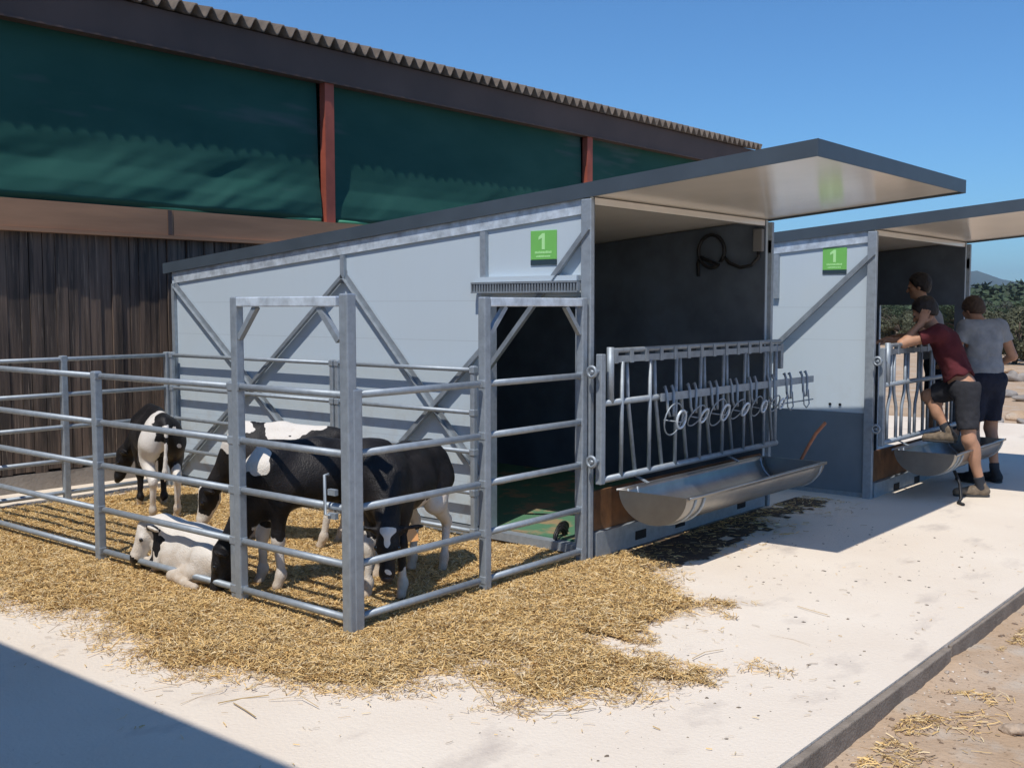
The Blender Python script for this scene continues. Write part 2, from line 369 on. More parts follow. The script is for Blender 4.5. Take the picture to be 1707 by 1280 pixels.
for y0, y1, dx in ((-9, -4.6, .0), (-4.58, -.33, .004), (-.27, 2.2, -.014), (2.215, 4.7, -.01), (4.715, 7.2, -.012), (7.215, 10.2, -.008)): kb.box(2.354, 2.385+dx, y0, y1, -.42, GZ-.008+dx*.3)
tag(kb.build('kerb', M['kerb'], bevel=.006), kind='structure')
V = []; Q = []
def ridge(name, pts, depth, seed):
    """far hill: heights along a polyline, sloping back"""
    pts = np.array(pts, float); n = 160; t = np.linspace(0, len(pts)-1, n); i = np.minimum(t.astype(int), len(pts)-2); f = (t-i)[:, None]
    f = f*f*(3-2*f); P = pts[i]*(1-f)+pts[i+1]*f; rows = 14; V = []
    for r in range(rows):
        a = r/(rows-1); hgt = math.sin(min(a*1.6, 1)*math.pi/2) if a < .62 else math.cos((a-.62)/.38*math.pi/2)
        q = P.copy(); q[:, :2] += P[:, :2]/np.linalg.norm(P[:, :2], axis=1)[:, None]*depth*(a-.6)
        q[:, 2] = -1+(P[:, 2]+1)*hgt*(1+.1*(fbm(q[:, :2]*.006, seed)-.5)); V.append(q)
    V = np.concatenate(V); i = (np.arange(rows-1)[:, None]*n+np.arange(n-1)[None]).ravel()
    tag(np_mesh(name, V, np.stack([i, i+1, i+n+1, i+n], 1), M['hill'], smooth=True), kind='structure')
def far(u, dist, v):
    """ground direction at picture column u (for laying out distant land), dist metres off; height of row v there"""
    a = R(39.78)-math.atan((u-853.5)/1790.8); return (4-math.sin(a)*dist, -5.6+math.cos(a)*dist, 1.6+(533-v)/1790.8*dist*math.cos(math.atan((u-853.5)/1790.8)))
ridge('far_hill', [far(1380, 4200, 512), far(1480, 4200, 498), far(1560, 4200, 484), far(1625, 4200, 473), far(1668, 4200, 488), far(1705, 4200, 494), far(1790, 4200, 488), far(1900, 4200, 496), far(2100, 4200, 515)], 1500, 4)
ridge('hills', [far(1300, 1300, 522), far(1440, 1300, 512), far(1560, 1300, 506), far(1660, 1300, 500), far(1740, 1300, 496), far(1900, 1300, 500), far(2100, 1300, 522)], 500, 6)

# ================================================================== BARN behind (wall along the yard, parallel to Y)
barn = tag(empty('barn', (-5.45, 2, GZ)), 'long brown barn with corrugated roof, green mesh curtains and dark timber cladding', 'barn')
barn_inv = Matrix.Translation((5.45, -2, -GZ))
def bp(o): o.parent = barn; o.matrix_parent_inverse = barn_inv; return o
BY0, BY1 = -4.6, 12.85
pw = .177; ny = int((BY1-BY0)/pw*10); ys = BY0-.1+np.arange(ny+1)*pw/10; V = []
for x, z in ((-5.255, 4.515), (-10.4, 5.85)):
    for dz in (0, -.02): V.append(np.column_stack([np.full(ny+1, x), ys, z+dz+.056*np.cos(2*np.pi*ys/pw)]))
V = np.concatenate(V); n = ny+1; i = np.arange(ny)
Q = np.concatenate([np.stack([i, i+2*n, i+2*n+1, i+1], 1), np.stack([i+n, i+n+1, i+3*n+1, i+3*n], 1), np.stack([i, i+1, i+n+1, i+n], 1)])
bp(np_mesh('roof', V, Q, M['fibre']))
V2 = V.copy(); V2[:, 0] = -20.8-V2[:, 0]; bp(np_mesh('roof', V2, Q[:, ::-1], M['fibre']))
bp(MB().box(-5.42, -5.335, BY0, BY1, 4.10, 4.45).box(-5.46, -5.32, BY0, BY1, 4.08, 4.10).build('fascia', M['fascia']))
lg = MB()
for a, b in ((BY0, .42), (.424, 5.4), (5.404, 10.4), (10.404, BY1)): lg.box(-5.47, -5.30, a, b, 2.295, 2.54)
lg.box(-5.47, -5.275, BY0, BY1, 2.26, 2.292); bp(lg.build('ledge', M['ledge']))
bp(MB().box(-5.303, -5.292, .36, .40, 2.30, 2.535).build('joint_plate', M['fascia']))
for y in (-2.53, 2.47, 7.45, 12.40): bp(MB().box(-5.44, -5.35, y-.065, y+.065, 2.54, 4.1).build('post', M['redpost']))
def curtain(y0, y1, seed):
    ys = np.linspace(y0, y1, int((y1-y0)/.02)); zs = np.linspace(2.545, 4.14, 90); Y, Z = np.meshgrid(ys, zs, indexing='ij')
    t = (Z-2.545)/(4.14-2.545); s = (Y-y0)/(y1-y0); P = np.stack([Y.ravel(), Z.ravel()], 1)
    edge = np.clip(np.minimum(s, 1-s)*6, 0, 1); dip = np.sin(np.pi*np.clip(s*1.02, 0, 1))
    bel = fbm(np.column_stack([Y.ravel()*.8, 0*Y.ravel()]), seed+8).reshape(Y.shape)-.5
    prof = np.interp(Z, [2.54, 2.60, 2.75, 2.93, 3.05, 3.55, 4.14], [.085, .140, .118, .050, .036, .014, .0])
    sag = prof*(.62+.38*edge)+(.022*bel-.013*dip+.007)*np.clip((Z-2.55)/.3, 0, 1)*np.clip((4.14-Z)/.3, 0, 1)
    # diagonal drag folds gathering towards the lower corner, fading upwards
    a = (Y-y0)*.62-(Z-2.5)*1.15+.5*fbm(P*.8, seed).reshape(Y.shape)
    fold = (.024*np.sin(a*5.1+seed)+.012*np.sin(a*11.3+2*seed)+.004*np.sin(a*29))*np.clip((.40-t)/.16, 0, 1)*np.clip(t/.06, 0, 1)*np.clip(2.2*fbm(P*np.array([.5, .8]), seed+20).reshape(Y.shape)-.45, .1, 1)
    drape = .002*np.sin((Y-y0)*9+1.5*fbm(P*.6, seed+3).reshape(Y.shape)*4)+.006*(fbm(P*1.3, seed+5).reshape(Y.shape)-.5)
    X = -5.475+sag+fold*np.clip(np.minimum(s, 1-s)*8, .25, 1)+drape
    V = np.column_stack([X.ravel(), Y.ravel(), Z.ravel()]); n, k = len(ys), len(zs)
    i = (np.arange(n-1)[:, None]*k+np.arange(k-1)[None]).ravel()
    c = bp(np_mesh('curtain', V, np.stack([i, i+k, i+k+1, i+1], 1), M['curtain'], smooth=True))
    hm = MB(); hm.tube([(-5.40+.012*math.sin(q*3), q, 2.563) for q in np.linspace(y0+.03, y1-.03, 40)], .022, 8)
    h = hm.build('hem', M['hem'], c, smooth=True); h.matrix_parent_inverse = c.matrix_world.inverted()
    return c
for k, (a, b) in enumerate(((-2.46, 2.38), (2.56, 7.37), (7.53, 12.32))): curtain(a, b, k*3+1)
bd = MB(); y = BY0
while y < BY1:
    w = random.uniform(.085, .125); x = -5.375+random.uniform(-.012, .012); tl = random.uniform(-.006, .006)
    bd.bar((x, y+w/2, .10+random.uniform(0, .05)), (x+tl, y+w/2+random.uniform(-.006, .006), 2.262), .022, w-.004, (0, 1, 0)); y += w+.002
bp(bd.build('cladding', M['boards']))
bp(MB().box(-5.40, -5.392, BY0, BY1, .05, 2.26).build('backing', M['dark']))
bp(MB().box(-5.52, -5.36, BY0, BY1, -.2, .115).build('plinth', M['plinth']))
bp(MB().prism([(-5.5, 0), (-15.3, 0), (-15.3, 4.45), (-10.4, 5.75), (-5.5, 4.45)], 'y', BY1-.22, BY1-.1).build('gable_wall', M['boards']))
bp(MB().prism([(-5.5, 0), (-15.3, 0), (-15.3, 4.45), (-10.4, 5.75), (-5.5, 4.45)], 'y', BY0+.02, BY0+.14).build('gable_wall', M['boards']))
bp(MB().box(-15.5, -15.35, BY0, BY1, 0, 4.5).build('rear_wall', M['boards']))
# building across the yard whose eave shadow falls on the concrete (behind the photographer's left shoulder)
nb = tag(empty('outbuilding', (-1.2, -8.4, GZ)), 'rendered farm building across the yard, its eave shading the concrete', 'building'); nbi = Matrix.Translation((1.2, 8.4, -GZ))
def nbp(o): o.parent = nb; o.matrix_parent_inverse = nbi; return o
nbp(MB().box(-4.6, 2.1, -11.2, -5.75, -.1, 3.98).build('wall', M['render_wall']))
nbp(MB().prism([(-5.34, 3.96), (-8.5, 5.3), (-11.6, 3.96), (-11.6, 4.06), (-8.5, 5.42), (-5.34, 4.05)], 'x', -4.9, 2.35).build('roof', M['fibre']))
d_ = nbp(MB().box(-2.6, -.4, -5.748, -5.70, -.03, 2.6).build('door', M['boards'])); h_ = MB().tube([(-.55, -5.68, 1.0), (-.55, -5.66, 1.25)], .015).build('handle', M['galv'], d_)

# ================================================================== CALF SHEDS
def zr(x): return 2.418+(x-1.52)*.0799          # underside of the roof
def shed(loc, label, near_door, far_door):
    r = tag(empty('calf_shed', loc), label, 'shed', 'mobile calf sheds with mono-pitch roofs')
    L, D = -4.66, 2.465
    def outline(door):
        a, b = -.87, -.09
        lo = [(L, .06)]+([(a, .06), (a, 1.66), (b, 1.66), (b, .06)] if door else [])+[(0, .06)]
        return lo+[(0, zr(0)-.004), (L, zr(L)-.004)]
    MB().prism(outline(near_door), 'y', 0, .035).build('side_wall', M['panel'], r)
    MB().prism(outline(near_door), 'y', .037, .05).build('inner_lining', M['lining'], r)
    MB().prism(outline(far_door), 'y', D-.035, D).build('side_wall', M['panel'], r)
    MB().prism(outline(far_door), 'y', D-.05, D-.037).build('inner_lining', M['lining'], r)
    w = MB().box(L-.03, L-.002, 0, D, .06, zr(L)-.01).build('rear_wall', M['panel'], r)
    MB().box(L, L+.02, .052, D-.052, .06, zr(L)-.03).build('inner_lining', M['lining'], w)
    # roof slab with folded edge trims
    x0, x1, y0, y1 = -4.78, 1.53, -.034, 2.48
    rf = MB().prism([(x0+.01, zr(x0)+.012), (x1-.01, zr(x1)+.012), (x1-.01, zr(x1)+.075), (x0+.01, zr(x0)+.075)], 'y', y0+.01, y1-.01).build('roof', M['anthracite'], r)
    MB().prism([(x0+.02, zr(x0)+.003), (x1-.014, zr(x1)+.003), (x1-.014, zr(x1)+.009), (x0+.02, zr(x0)+.009)], 'y', y0+.014, y1-.014).build('ceiling', M['ceiling'], rf)
    for a, b in ((y0-.004, y0+.008), (y1-.008, y1+.004)):
        MB().prism([(x0, zr(x0)-.012), (x1, zr(x1)-.012), (x1, zr(x1)+.082), (x0, zr(x0)+.082)], 'y', a, b).build('edge_trim', M['anthracite'], rf)
    for a in (x0, x1-.008): MB().box(a, a+.008, y0+.01, y1-.01, zr(a)-.012, zr(a)+.082).build('edge_trim', M['anthracite'], rf)
    # galvanised frame
    for y, s in ((-.001, -1), (D+.001, 1)):
        MB().bar((L+.02, y+s*.008, zr(L)-.062), (-.04, y+s*.008, zr(0)-.062), .014, .095).build('top_rail', M['zinc_band'], r)
        for x, zb in ((L+.02, .0), (-2.33, 1.80)): MB().box(x-.022, x+.022, y if s > 0 else y-.03, y+.03 if s > 0 else y, zb, zr(x)-.115).build('post', M['galv'], r)
        MB().box(-.905, -.855, y if s > 0 else y-.034, y+.034 if s > 0 else y, 1.72, zr(-.88)-.115).build('post', M['galv'], r)
        MB().box(-.045, .035, y if s > 0 else y-.04, y+.04 if s > 0 else y, GZ+.001, zr(0)-.02).build('post', M['galv'], r, bevel=.006)
        brs = [((-4.62, 1.80), (-2.36, .08)), ((-2.33, 1.83), (-4.60, .12)), ((-2.30, 1.83), (-.90, .42)), ((-.90, 1.30), (-2.30, .06))]
        if s < 0: brs.append(((.01, 2.10), (-.87, 1.14) if near_door else (-2.3, -.0)))
        for k, (p, q) in enumerate(brs):
            yy = y+s*(.014+.013*(k % 2)+(.012 if k > 3 else 0)); b = MB().bar((p[0], yy, p[1]), (q[0], yy, q[1]), .006, .048, (0, 0, 1))
            dx, dz = q[0]-p[0], q[1]-p[1]; l_ = math.hypot(dx, dz); nx, nz = -dz/l_*.021, dx/l_*.021
            if nz < 0: nx, nz = -nx, -nz
            b.bar((p[0]-nx, yy+s*.016, p[1]-nz), (q[0]-nx, yy+s*.016, q[1]-nz), .028, .006, (0, 0, 1))
            b.build('brace', M['galv_dull'], r)
        for x, z in ((-2.33, 1.84), (.0, 2.09), (-4.61, 1.80)):
            MB().box(x-.045, x+.03, y-.006 if s < 0 else y, y if s < 0 else y+.006, z-.06, z+.04).build('gusset_plate', M['galv'], r)
    MB().box(-.06, -.002, .052, D-.052, zr(0)-.05, zr(0)-.006).build('header_beam', M['ceiling'], r)
    if near_door:
        MB().box(-.875, -.835, -.02, .06, .0, 1.665).build('door_jamb', M['galv'], r); MB().box(-.10, -.07, -.02, .06, .0, 1.665).build('door_jamb', M['galv'], r)
        hd = MB().box(-.955, -.05, -.075, -.042, 1.752, 1.764).box(-.955, -.05, -.075, -.042, 1.69, 1.70)
        MB().box(-.955, -.05, -.036, -.032, 1.70, 1.752).build('shade_backing', M['lining'], r)
        for k in range(38): hd.box(-.955+k*.0243, -.943+k*.0243, -.072, -.045, 1.70, 1.752)
        hd.build('door_hood_grating', M['galv_dull'], r)
        MB().box(-.95, -.07, -.05, -.003, 1.766, 1.80).build('door_lintel', M['panel'], r)
        MB().box(-.90, -.05, -.05, .0, .0, .055).build('door_sill', M['galv'], r)
    # floor, skid base and board under the feed front
    MB().box(L, -.03, .05, D-.05, .0, .06).build('floor_mat', M['mat_green'], r)
    bs = MB().box(-.02, .03, .045, D-.045, -.028, .135).box(L, -.05, .0, .05, -.02, .05).box(L, -.05, D-.05, D, -.02, .05).build('base_beam', M['galv'], r)
    for y in (.50, 1.02, 1.95): MB().box(.024, .034, y, y+.13, .012, .072).build('fork_pocket', M['dark'], bs)
    MB().box(-.03, -.008, .05, D-.05, .137, .40).build('kick_board', M['ply'], r)
    return r
S2 = (.53, 3.36, -.05)
shed((0, 0, 0), 'nearer grey panel calf shed with side doorway and a straw pen along its wall', True, False)
sh2 = shed(S2, 'farther grey panel calf shed, three people leaning at its feed front', False, True)
kp = MB().box(-4.5, -.05, -.010, -.001, .05, .735).build('lower_shade_panel', M['shade_panel'], sh2)  # dark sheet below the bolts, deepening the nearer roof's shadow up to its edge
for x in (-.36, -.27, -1.2, -2.0): MB().tube([(x, -.001, .80), (x, -.012, .80)], .012, 8).build('bolt', M['black'], sh2, True)

# signs
def sign(loc, label):
    s = tag(empty('sign', loc), label, 'sign', 'green number signs on the shed walls')
    MB().box(-.108, .108, -.006, 0, -.078, .112).build('panel', M['sign_green'], s, bevel=.002)
    MB().box(-.108, .108, -.006, 0, -.113, -.080).build('footer_strip', M['sign_dark'], s)
    MB().prism([(-.012, -.012), (.012, -.012), (.012, .094), (-.008, .094), (-.040, .070), (-.040, .050), (-.012, .064)], 'y', -.0078, -.0055).build('numeral', M['sign_pale'], s)
    b = MB(); rr = random.Random(3)
    for z, x0, x1, h in ((-.030, -.07, .07, .017), (-.056, -.06, .06, .013)):
        x = x0
        while x < x1:
            w = rr.uniform(.005, .010); b.box(x, min(x+w, x1), -.0075, -.0055, z-h/2, z+h/2*rr.uniform(.5, 1)); x += w+.004
    b.build('small_print', M['sign_pale'], s)
    return s
sign((-.372, -.001, 1.985), 'green number one sign on the nearer shed above its doorway')
sign((S2[0]-.345, S2[1]-.001, 1.99), 'green number one sign on the farther shed beside its diagonal brace')

# ================================================================== FEED BARRIERS, TROUGHS
def barrier(loc, label, wavy=False):
    b = tag(empty('feed_barrier', loc), label, 'feed barrier', 'galvanised feed barriers on the shed fronts')
    y0, y1, zt, zb = -.02, 2.45, 1.295, .50; mt = M['galv']
    MB().box(-.022, .022, y0-.03, y0+.02, zb-.03, zt+.005).build('end_post', mt, b, bevel=.005)
    MB().tube([(0, y0+.10, zt+.045), (0, y0+.10, zb+.48)], .024).build('inner_post', mt, b, True)
    MB().box(-.02, .02, y1+.03, y1+.075, zt-.20, zt+.0).build('end_post', M['galv_dull'], b, bevel=.005)
    MB().tube([(0, y1-.03, zt), (0, y1-.03, zb)], .018).build('end_post', mt, b, True)
    tp = MB().box(-.016, .016, y0+.10, y1+.05, zt-.055, zt-.012); tp.tube([(.0, y0+.10, zt+.022), (0, y1+.04, zt+.022)], .017)
    for k in range(13):
        y = y0+.14+k*.182; tp.box(-.021, .021, y-.02, y+.02, zt-.06, zt+.03)
    tp.build('top_rail', M['galv_dull'], b)
    MB().tube([(.0, y0, .985), (0, y1, .985)], .021).build('middle_rail', mt, b, True)
    MB().tube([(0, y0, zb-.005), (0, y1, zb-.005)], .022).build('bottom_rail', mt, b, True)
    for k in range(7):
        y = y0+.22+k*.335
        if not wavy:
            MB().tube([(.012, y, zt-.05), (.012, y-.012, zb)], .0135, 8).build('fixed_bar', mt, b, True)
            if y+.15 < y1: MB().tube([(-.012, y+.085, zt-.05), (-.012, y+.10, 1.0), (-.012, y+.19, zb)], .0135, 8).build('locking_bar', mt, b, True)
        else:
            for s, nm in ((-1, 'fixed_bar'), (1, 'locking_bar')):
                MB().tube([(0, y+s*.035, zt-.05), (0, y+s*.035, .98), (0, y+s*.045, .90), (0, y+s*.10, .78), (0, y+s*.105, .70), (0, y+s*.105, zb)], .015, 8).build(nm, mt, b, True)
    for z in (1.19, .62):
        h = MB(); h.tube([(-.02+.032*math.cos(t), y0-.075, z+.032*math.sin(t)) for t in np.linspace(0, 2*math.pi, 14)[:-1]], .011, 8, True)
        h.tube([(-.02, y0-.09, z-.0), (0, y0-.02, z)], .012, 8); h.build('hinge_eye', mt, b, True)
    return b
barrier((.105, 0, 0), 'galvanised headlock feed barrier with slanted bars across the nearer shed opening')
barrier((S2[0]+.105, S2[1], S2[2]), 'galvanised feed barrier with bent bars under the arms of the leaning person', True)
def trough(loc, y1, label):
    t = tag(empty('feed_trough', loc), label, 'trough', 'half-round steel feed troughs')
    n = 20; r = .25; prof = [(r*math.cos(a), -r*.80*math.sin(a)) for a in np.linspace(0, math.pi, n)]
    V = []; pr = [(r+.022, .006), (r+.022, -.014)]+prof+[(-r-.022, -.014), (-r-.022, .006)]
    b = MB(); k = len(pr); rows = np.linspace(0, y1, 12)
    for y in rows: b.v += [(x, y, z) for x, z in pr]
    for j in range(11): b.f += [(j*k+i, j*k+i+1, (j+1)*k+i+1, (j+1)*k+i) for i in range(k-1)]
    o = b.build('basin', M['stainless'], t, True); s_ = o.modifiers.new('sheet', 'SOLIDIFY'); s_.thickness = .004
    for y in (0, y1): MB().prism([(r*math.cos(a), -r*.80*math.sin(a)) for a in np.linspace(0, math.pi, 24)], 'y', y-.003, y+.003).build('end_plate', M['stainless'], t)
    for y in (.10, .21, y1-.06):
        MB().tube([(r*1.01*math.cos(a), y, -r*.81*math.sin(a)) for a in np.linspace(.02, math.pi-.02, 18)], .011, 8).build('support_hoop', M['galv'], t, True)
    for y in (.35, y1-.4): MB().bar((-r, y, .0), (-r-.13, y, .05), .03, .006).build('hanger', M['galv'], t)
    return t
trough((.415, .10, .425), 2.02, 'long half-round steel trough hung below the nearer feed barrier')
trough((S2[0]+.415, S2[1]+.12, S2[2]+.43), 1.4, 'shaded steel trough at the farther shed with a foot on its rim')
# rack of bucket rings hooked over the barrier
k_ = tag(empty('bucket_ring_rack', (.15, .62, .985)), 'galvanised rack of wire bucket rings hooked on the nearer barrier, jutting past it', 'bucket rack')
MB().box(-.006, .006, 0, 2.42, -.027, .027).build('rail', M['galv'], k_); MB().tube([(.012, 1.75, -.17), (.012, 2.4, -.17)], .006, 6).build('lower_rod', M['galv'], k_, True)
for i in range(8):
    y = .10+i*.305; hk = MB()
    for s in (-.045, .045): hk.tube([(-.02, y+s+.015, .062), (-.012, y+s+.01, .072), (.012, y+s, .02), (.014, y+s*.8, -.09), (.024, y+s*.5, -.135)], .0105, 7)
    hk.build('hook', M['galv'], k_, True)
    if i < 6:
        cx, cz = (.05, -.15); rr = (.112, .088, .105, .085, .08, .07)[i]; tl = (.2, .55, .35, .5, .3, .4)[i]
        MB().tube([(cx+rr*math.sin(t)*math.sin(tl), y+rr*math.cos(t)-.02, cz+rr*math.sin(t)*math.cos(tl)) for t in np.linspace(0, 2*math.pi, 26)[:-1]], .0055, 6, True).build('wire_ring', M['galv'], k_, True)
        MB().tube([(cx+.05+rr*.5*math.sin(t)*math.sin(tl), y+rr*.5*math.cos(t), cz+rr*.55*math.sin(t)) for t in np.linspace(0, 2*math.pi, 20)[:-1]], .009, 8, True).build('teat_ring', M['zinc_band'], k_, True)
        MB().tube([(cx-.02, y-rr, cz), (cx+.05, y, cz-.02), (cx+.06, y+.06, cz+.05)], .005, 6).build('cross_wire', M['galv'], k_, True)
    else:
        MB().tube([(.02, y-.05, -.08), (.03, y-.05, -.2), (.03, y, -.23), (.03, y+.05, -.2), (.02, y+.05, -.08)], .0055, 6).build('wire_loop', M['galv'], k_, True)
# leaning tool handle in the far end of the trough, hose and box inside the shed
tag(MB().tube([(.44, 2.13, .36), (.47, 2.24, .50), (.50, 2.33, .61), (.54, 2.41, .69)], .011, 8, r2=.014).build('tool_handle', M['strap'], None, True), 'orange brown bent handle standing at the far end of the trough', 'tool handle')
hs = MB(); pts = [(-.60, 2.435, 1.85)]+[(-.60+.0*t, 2.425, 1.90+.06*t) for t in range(1, 3)]
for t in np.linspace(-2.6, 3.4, 26): pts.append((-.47+.125*math.cos(math.pi-t*1.0-.5), 2.42-.004*t, 2.055+.135*math.sin(t+.5)*1.0))
pts += [(-.36, 2.41, 2.02), (-.30, 2.41, 1.955), (-.20, 2.41, 1.915), (-.10, 2.41, 1.93), (-.045, 2.42, 1.99), (-.04, 2.43, 2.04)]
pts = [(x, y-.035, z) for x, y, z in pts]
tag(hs.tube(pts, .015, 8).build('hose', M['black'], None, True), 'black hose looped on the dark inner wall of the nearer shed', 'hose')
bx = tag(empty('junction_box', (-.045, 2.412, 2.13)), 'small grey electrical box at the top of the dark inner wall', 'electrical box')
MB().box(-.04, .04, -.045, 0, -.09, .09).build('housing', mat('grey_plastic', (.2, .2, .2), .5), bx, bevel=.006); MB().tube([(0, -.025, -.09), (0, -.025, -.12)], .012).build('cable_gland', M['black'], bx, True)
# cable coil on the straw by the door, hanging strap at the far trough
cc = MB(); cc.tube([(-.37+.17*(t/20.-.4)+.01*math.sin(3*t), .17-.26*(t/20.-.5)+.055*math.cos(t*2.1), .055+.055*math.sin(t*2.1)) for t in np.linspace(0, 20, 150)], .010, 6)
tag(cc.build('cable_coil', M['black'], None, True), 'coiled black cable lying on straw at the shed doorway', 'cable')
for k, (pts, lb) in enumerate(((((1.14, 3.66, .22), (1.20, 3.62, .12), (1.22, 3.60, .0), (1.21, 3.56, GZ+.012), (1.27, 3.5, GZ+.012)), 'thick black strap hanging from the farther trough down to the concrete'),)):
    tag(MB().tube(pts, .014, 8).build('strap', M['black'], None, True), lb, 'strap')

# ================================================================== PEN of tubular hurdles
ZS = (1.163, .867, .592, .307, .036); W_ = -2.04
def hurdle(p0, p1, label, posts=(0, 1), r=.0195, pr=.027, zs=ZS, tall=False, latch=False):
    p0, p1 = Vector((*p0, 0)), Vector((*p1, 0)); d = (p1-p0); L = d.length; u = d/L
    f = tag(empty('gate_panel' if tall else 'fence_panel', (p0.x, p0.y, GZ), math.atan2(u.y, u.x)), label, 'gate' if tall else 'fence panel', 'tubular steel panels of the calf pen')
    for z in zs: MB().tube([(0, 0, z-GZ), (L, 0, z-GZ)], r, 10).build('rail', M['galv'], f, True)
    top = 1.654 if tall else zs[0]+.03
    for s in posts: MB().box(s*L-pr, s*L+pr, -pr, pr, .004, top-GZ).build('post', M['galv'], f, bevel=.008)
    for s in posts:
        for z in zs: MB().box(s*L-pr-.003, s*L+pr+.003, -.026, .026, z-GZ-.024, z-GZ+.024).build('weld_collar', M['galv'], f, bevel=.006)
    if tall:
        MB().box(pr, L-pr, -.026, .026, 1.60-GZ, 1.652-GZ).build('top_tube', M['zinc_band'], f, bevel=.006)
        for s, x in ((1, pr), (-1, L-pr)): MB().bar((x, 0, 1.43-GZ), (x+s*.15, 0, 1.60-GZ), .03, .03).build('corner_brace', M['galv'], f)
    if latch:
        MB().tube([(L-.09, -.03, .80), (L-.09, -.055, .80), (L-.09, -.055, .60), (L-.05, -.05, .60)], .008, 8).build('latch_handle', M['galv'], f, True)
        MB().box(L-.075, L-.02, -.05, -.028, .70, .73).box(L-.075, L-.02, -.05, -.028, .58, .61).build('latch_plate', M['galv'], f)
    return f
hurdle((-4.66, W_), (-2.40, W_), 'front fence panel running left out of the picture from its mid post', (0, 1))
hurdle((-2.34, W_), (-.955, W_), 'front fence panel between mid post and gate with the lying calf behind', (1,), pr=.022)
hurdle((-.905, W_), (-.036, W_), 'tall framed gate panel in the front fence by the corner post', (0,), tall=True, latch=True)
hurdle((.0, W_+.033), (0, -1.075), 'short side fence panel between the tall corner post and door gate', (0,), tall=False, pr=.031)
MB_ = MB().box(-.034, .028, W_-.031, W_+.031, GZ-.01, 1.665).build('corner_post', M['galv'], bevel=.008)
tag(MB_, 'tall square corner post of the pen nearest the camera', 'post')
hurdle((0, -1.02), (0, -.085), 'tall framed gate panel opposite the dark shed doorway', (0, 1), tall=True)
hurdle((-4.66, W_+.05), (-4.66, -.09), 'end fence panel in front of the dark timber cladding', (.48, 1), r=.019)
hurdle((-4.60, -.075), (-2.40, -.075), 'thin rear fence panel along the left part of the grey wall', (0, 1), r=.0165, pr=.02)
hurdle((-2.34, -.075), (-.93, -.075), 'thin rear fence panel along the grey wall beside the doorway', (0, 1), r=.0165, pr=.02)

# ================================================================== STRAW
SP = np.array([(-4.5, -.03), (-4.58, -.9), (-4.75, -2.3), (-3.4, -2.55), (-2.5, -2.85), (-1.85, -2.91), (-1.48, -2.83), (-1.4, -2.67), (-.89, -2.85), (-.61, -2.81), (-.39, -3.0), (.09, -2.78), (.62, -2.6), (.78, -2.2), (1.0, -2.06), (1.24, -2.2), (1.38, -1.95), (1.60, -1.86), (1.46, -1.68), (1.84, -1.56), (1.80, -1.26), (1.26, -1.30), (1.08, -1.17), (1.23, -.88), (1.36, -.53), (1.09, -.33), (.81, -.28), (.42, .12), (.06, .30), (.05, .04), (-.08, .06), (-.3, .30), (-.86, .04)])
def sdf(P, poly):
    A = poly; B = np.roll(poly, -1, 0); d = np.full(len(P), 1e9); ins = np.zeros(len(P), bool)
    for a, b in zip(A, B):
        e = b-a; w = P-a; t = np.clip((w@e)/(e@e), 0, 1); d = np.minimum(d, ((w-t[:, None]*e)**2).sum(1))
        c = (a[1] > P[:, 1]) != (b[1] > P[:, 1])
        with np.errstate(divide='ignore', invalid='ignore'): ins ^= c & (P[:, 0] < (b[0]-a[0])*(P[:, 1]-a[1])/(b[1]-a[1])+a[0])
    return np.where(ins, 1, -1)*np.sqrt(d)
def thin(P):
    """depth into the straw, with ragged edges and thin spots on the spilled side"""
    d = sdf(P, SP)+.22*(fbm(P*2.6, 31)-.5)+.16*(fbm(P*9, 32)-.5)
    out = np.clip((P[:, 0]-.25)/.9, 0, 1)*np.clip((P[:, 1]+2.9)/.5, 0, 1)
    return d+.05*out-.36*out*np.clip((fbm(P*np.array([2.6, 4.2]), 35)-.47)*6, 0, 1)
def straw_z(P):
    d = thin(P); k = np.clip((d-.02)/.24, 0, 1)
    edge = np.exp(-(np.minimum(np.abs(P[:, 1]+2.04), np.where(P[:, 1] < -2.04, 9, np.abs(P[:, 0])))/.16)**2)      # trodden flat under the rails
    corner = 1-.9*np.exp(-((P[:, 0])**2+(P[:, 1]+2.12)**2)/.30**2)
    return GZ+.004+corner*k*(.016*(1-.6*edge)+.8*(1-.85*edge)*(.036*(fbm(P*3, 33)-.3)+.026*(fbm(P*11, 34)-.4)))
V, Q = grid(-4.9, 2.0, -3.2, .34, .022, straw_z)
dq = thin(V[:, :2]); keep = (dq[Q] > .055).all(1) & ~((V[Q[:, 0], 1] > -.03) & (V[Q[:, 0], 0] < -.9))
V[:, 2] = np.maximum(V[:, 2], GZ+.003)
bed = tag(np_mesh('straw_bed', V, Q[keep], M['straw_base'], smooth=True), 'golden straw spread thickly in the pen and spilling onto the concrete', 'straw', kind='stuff')
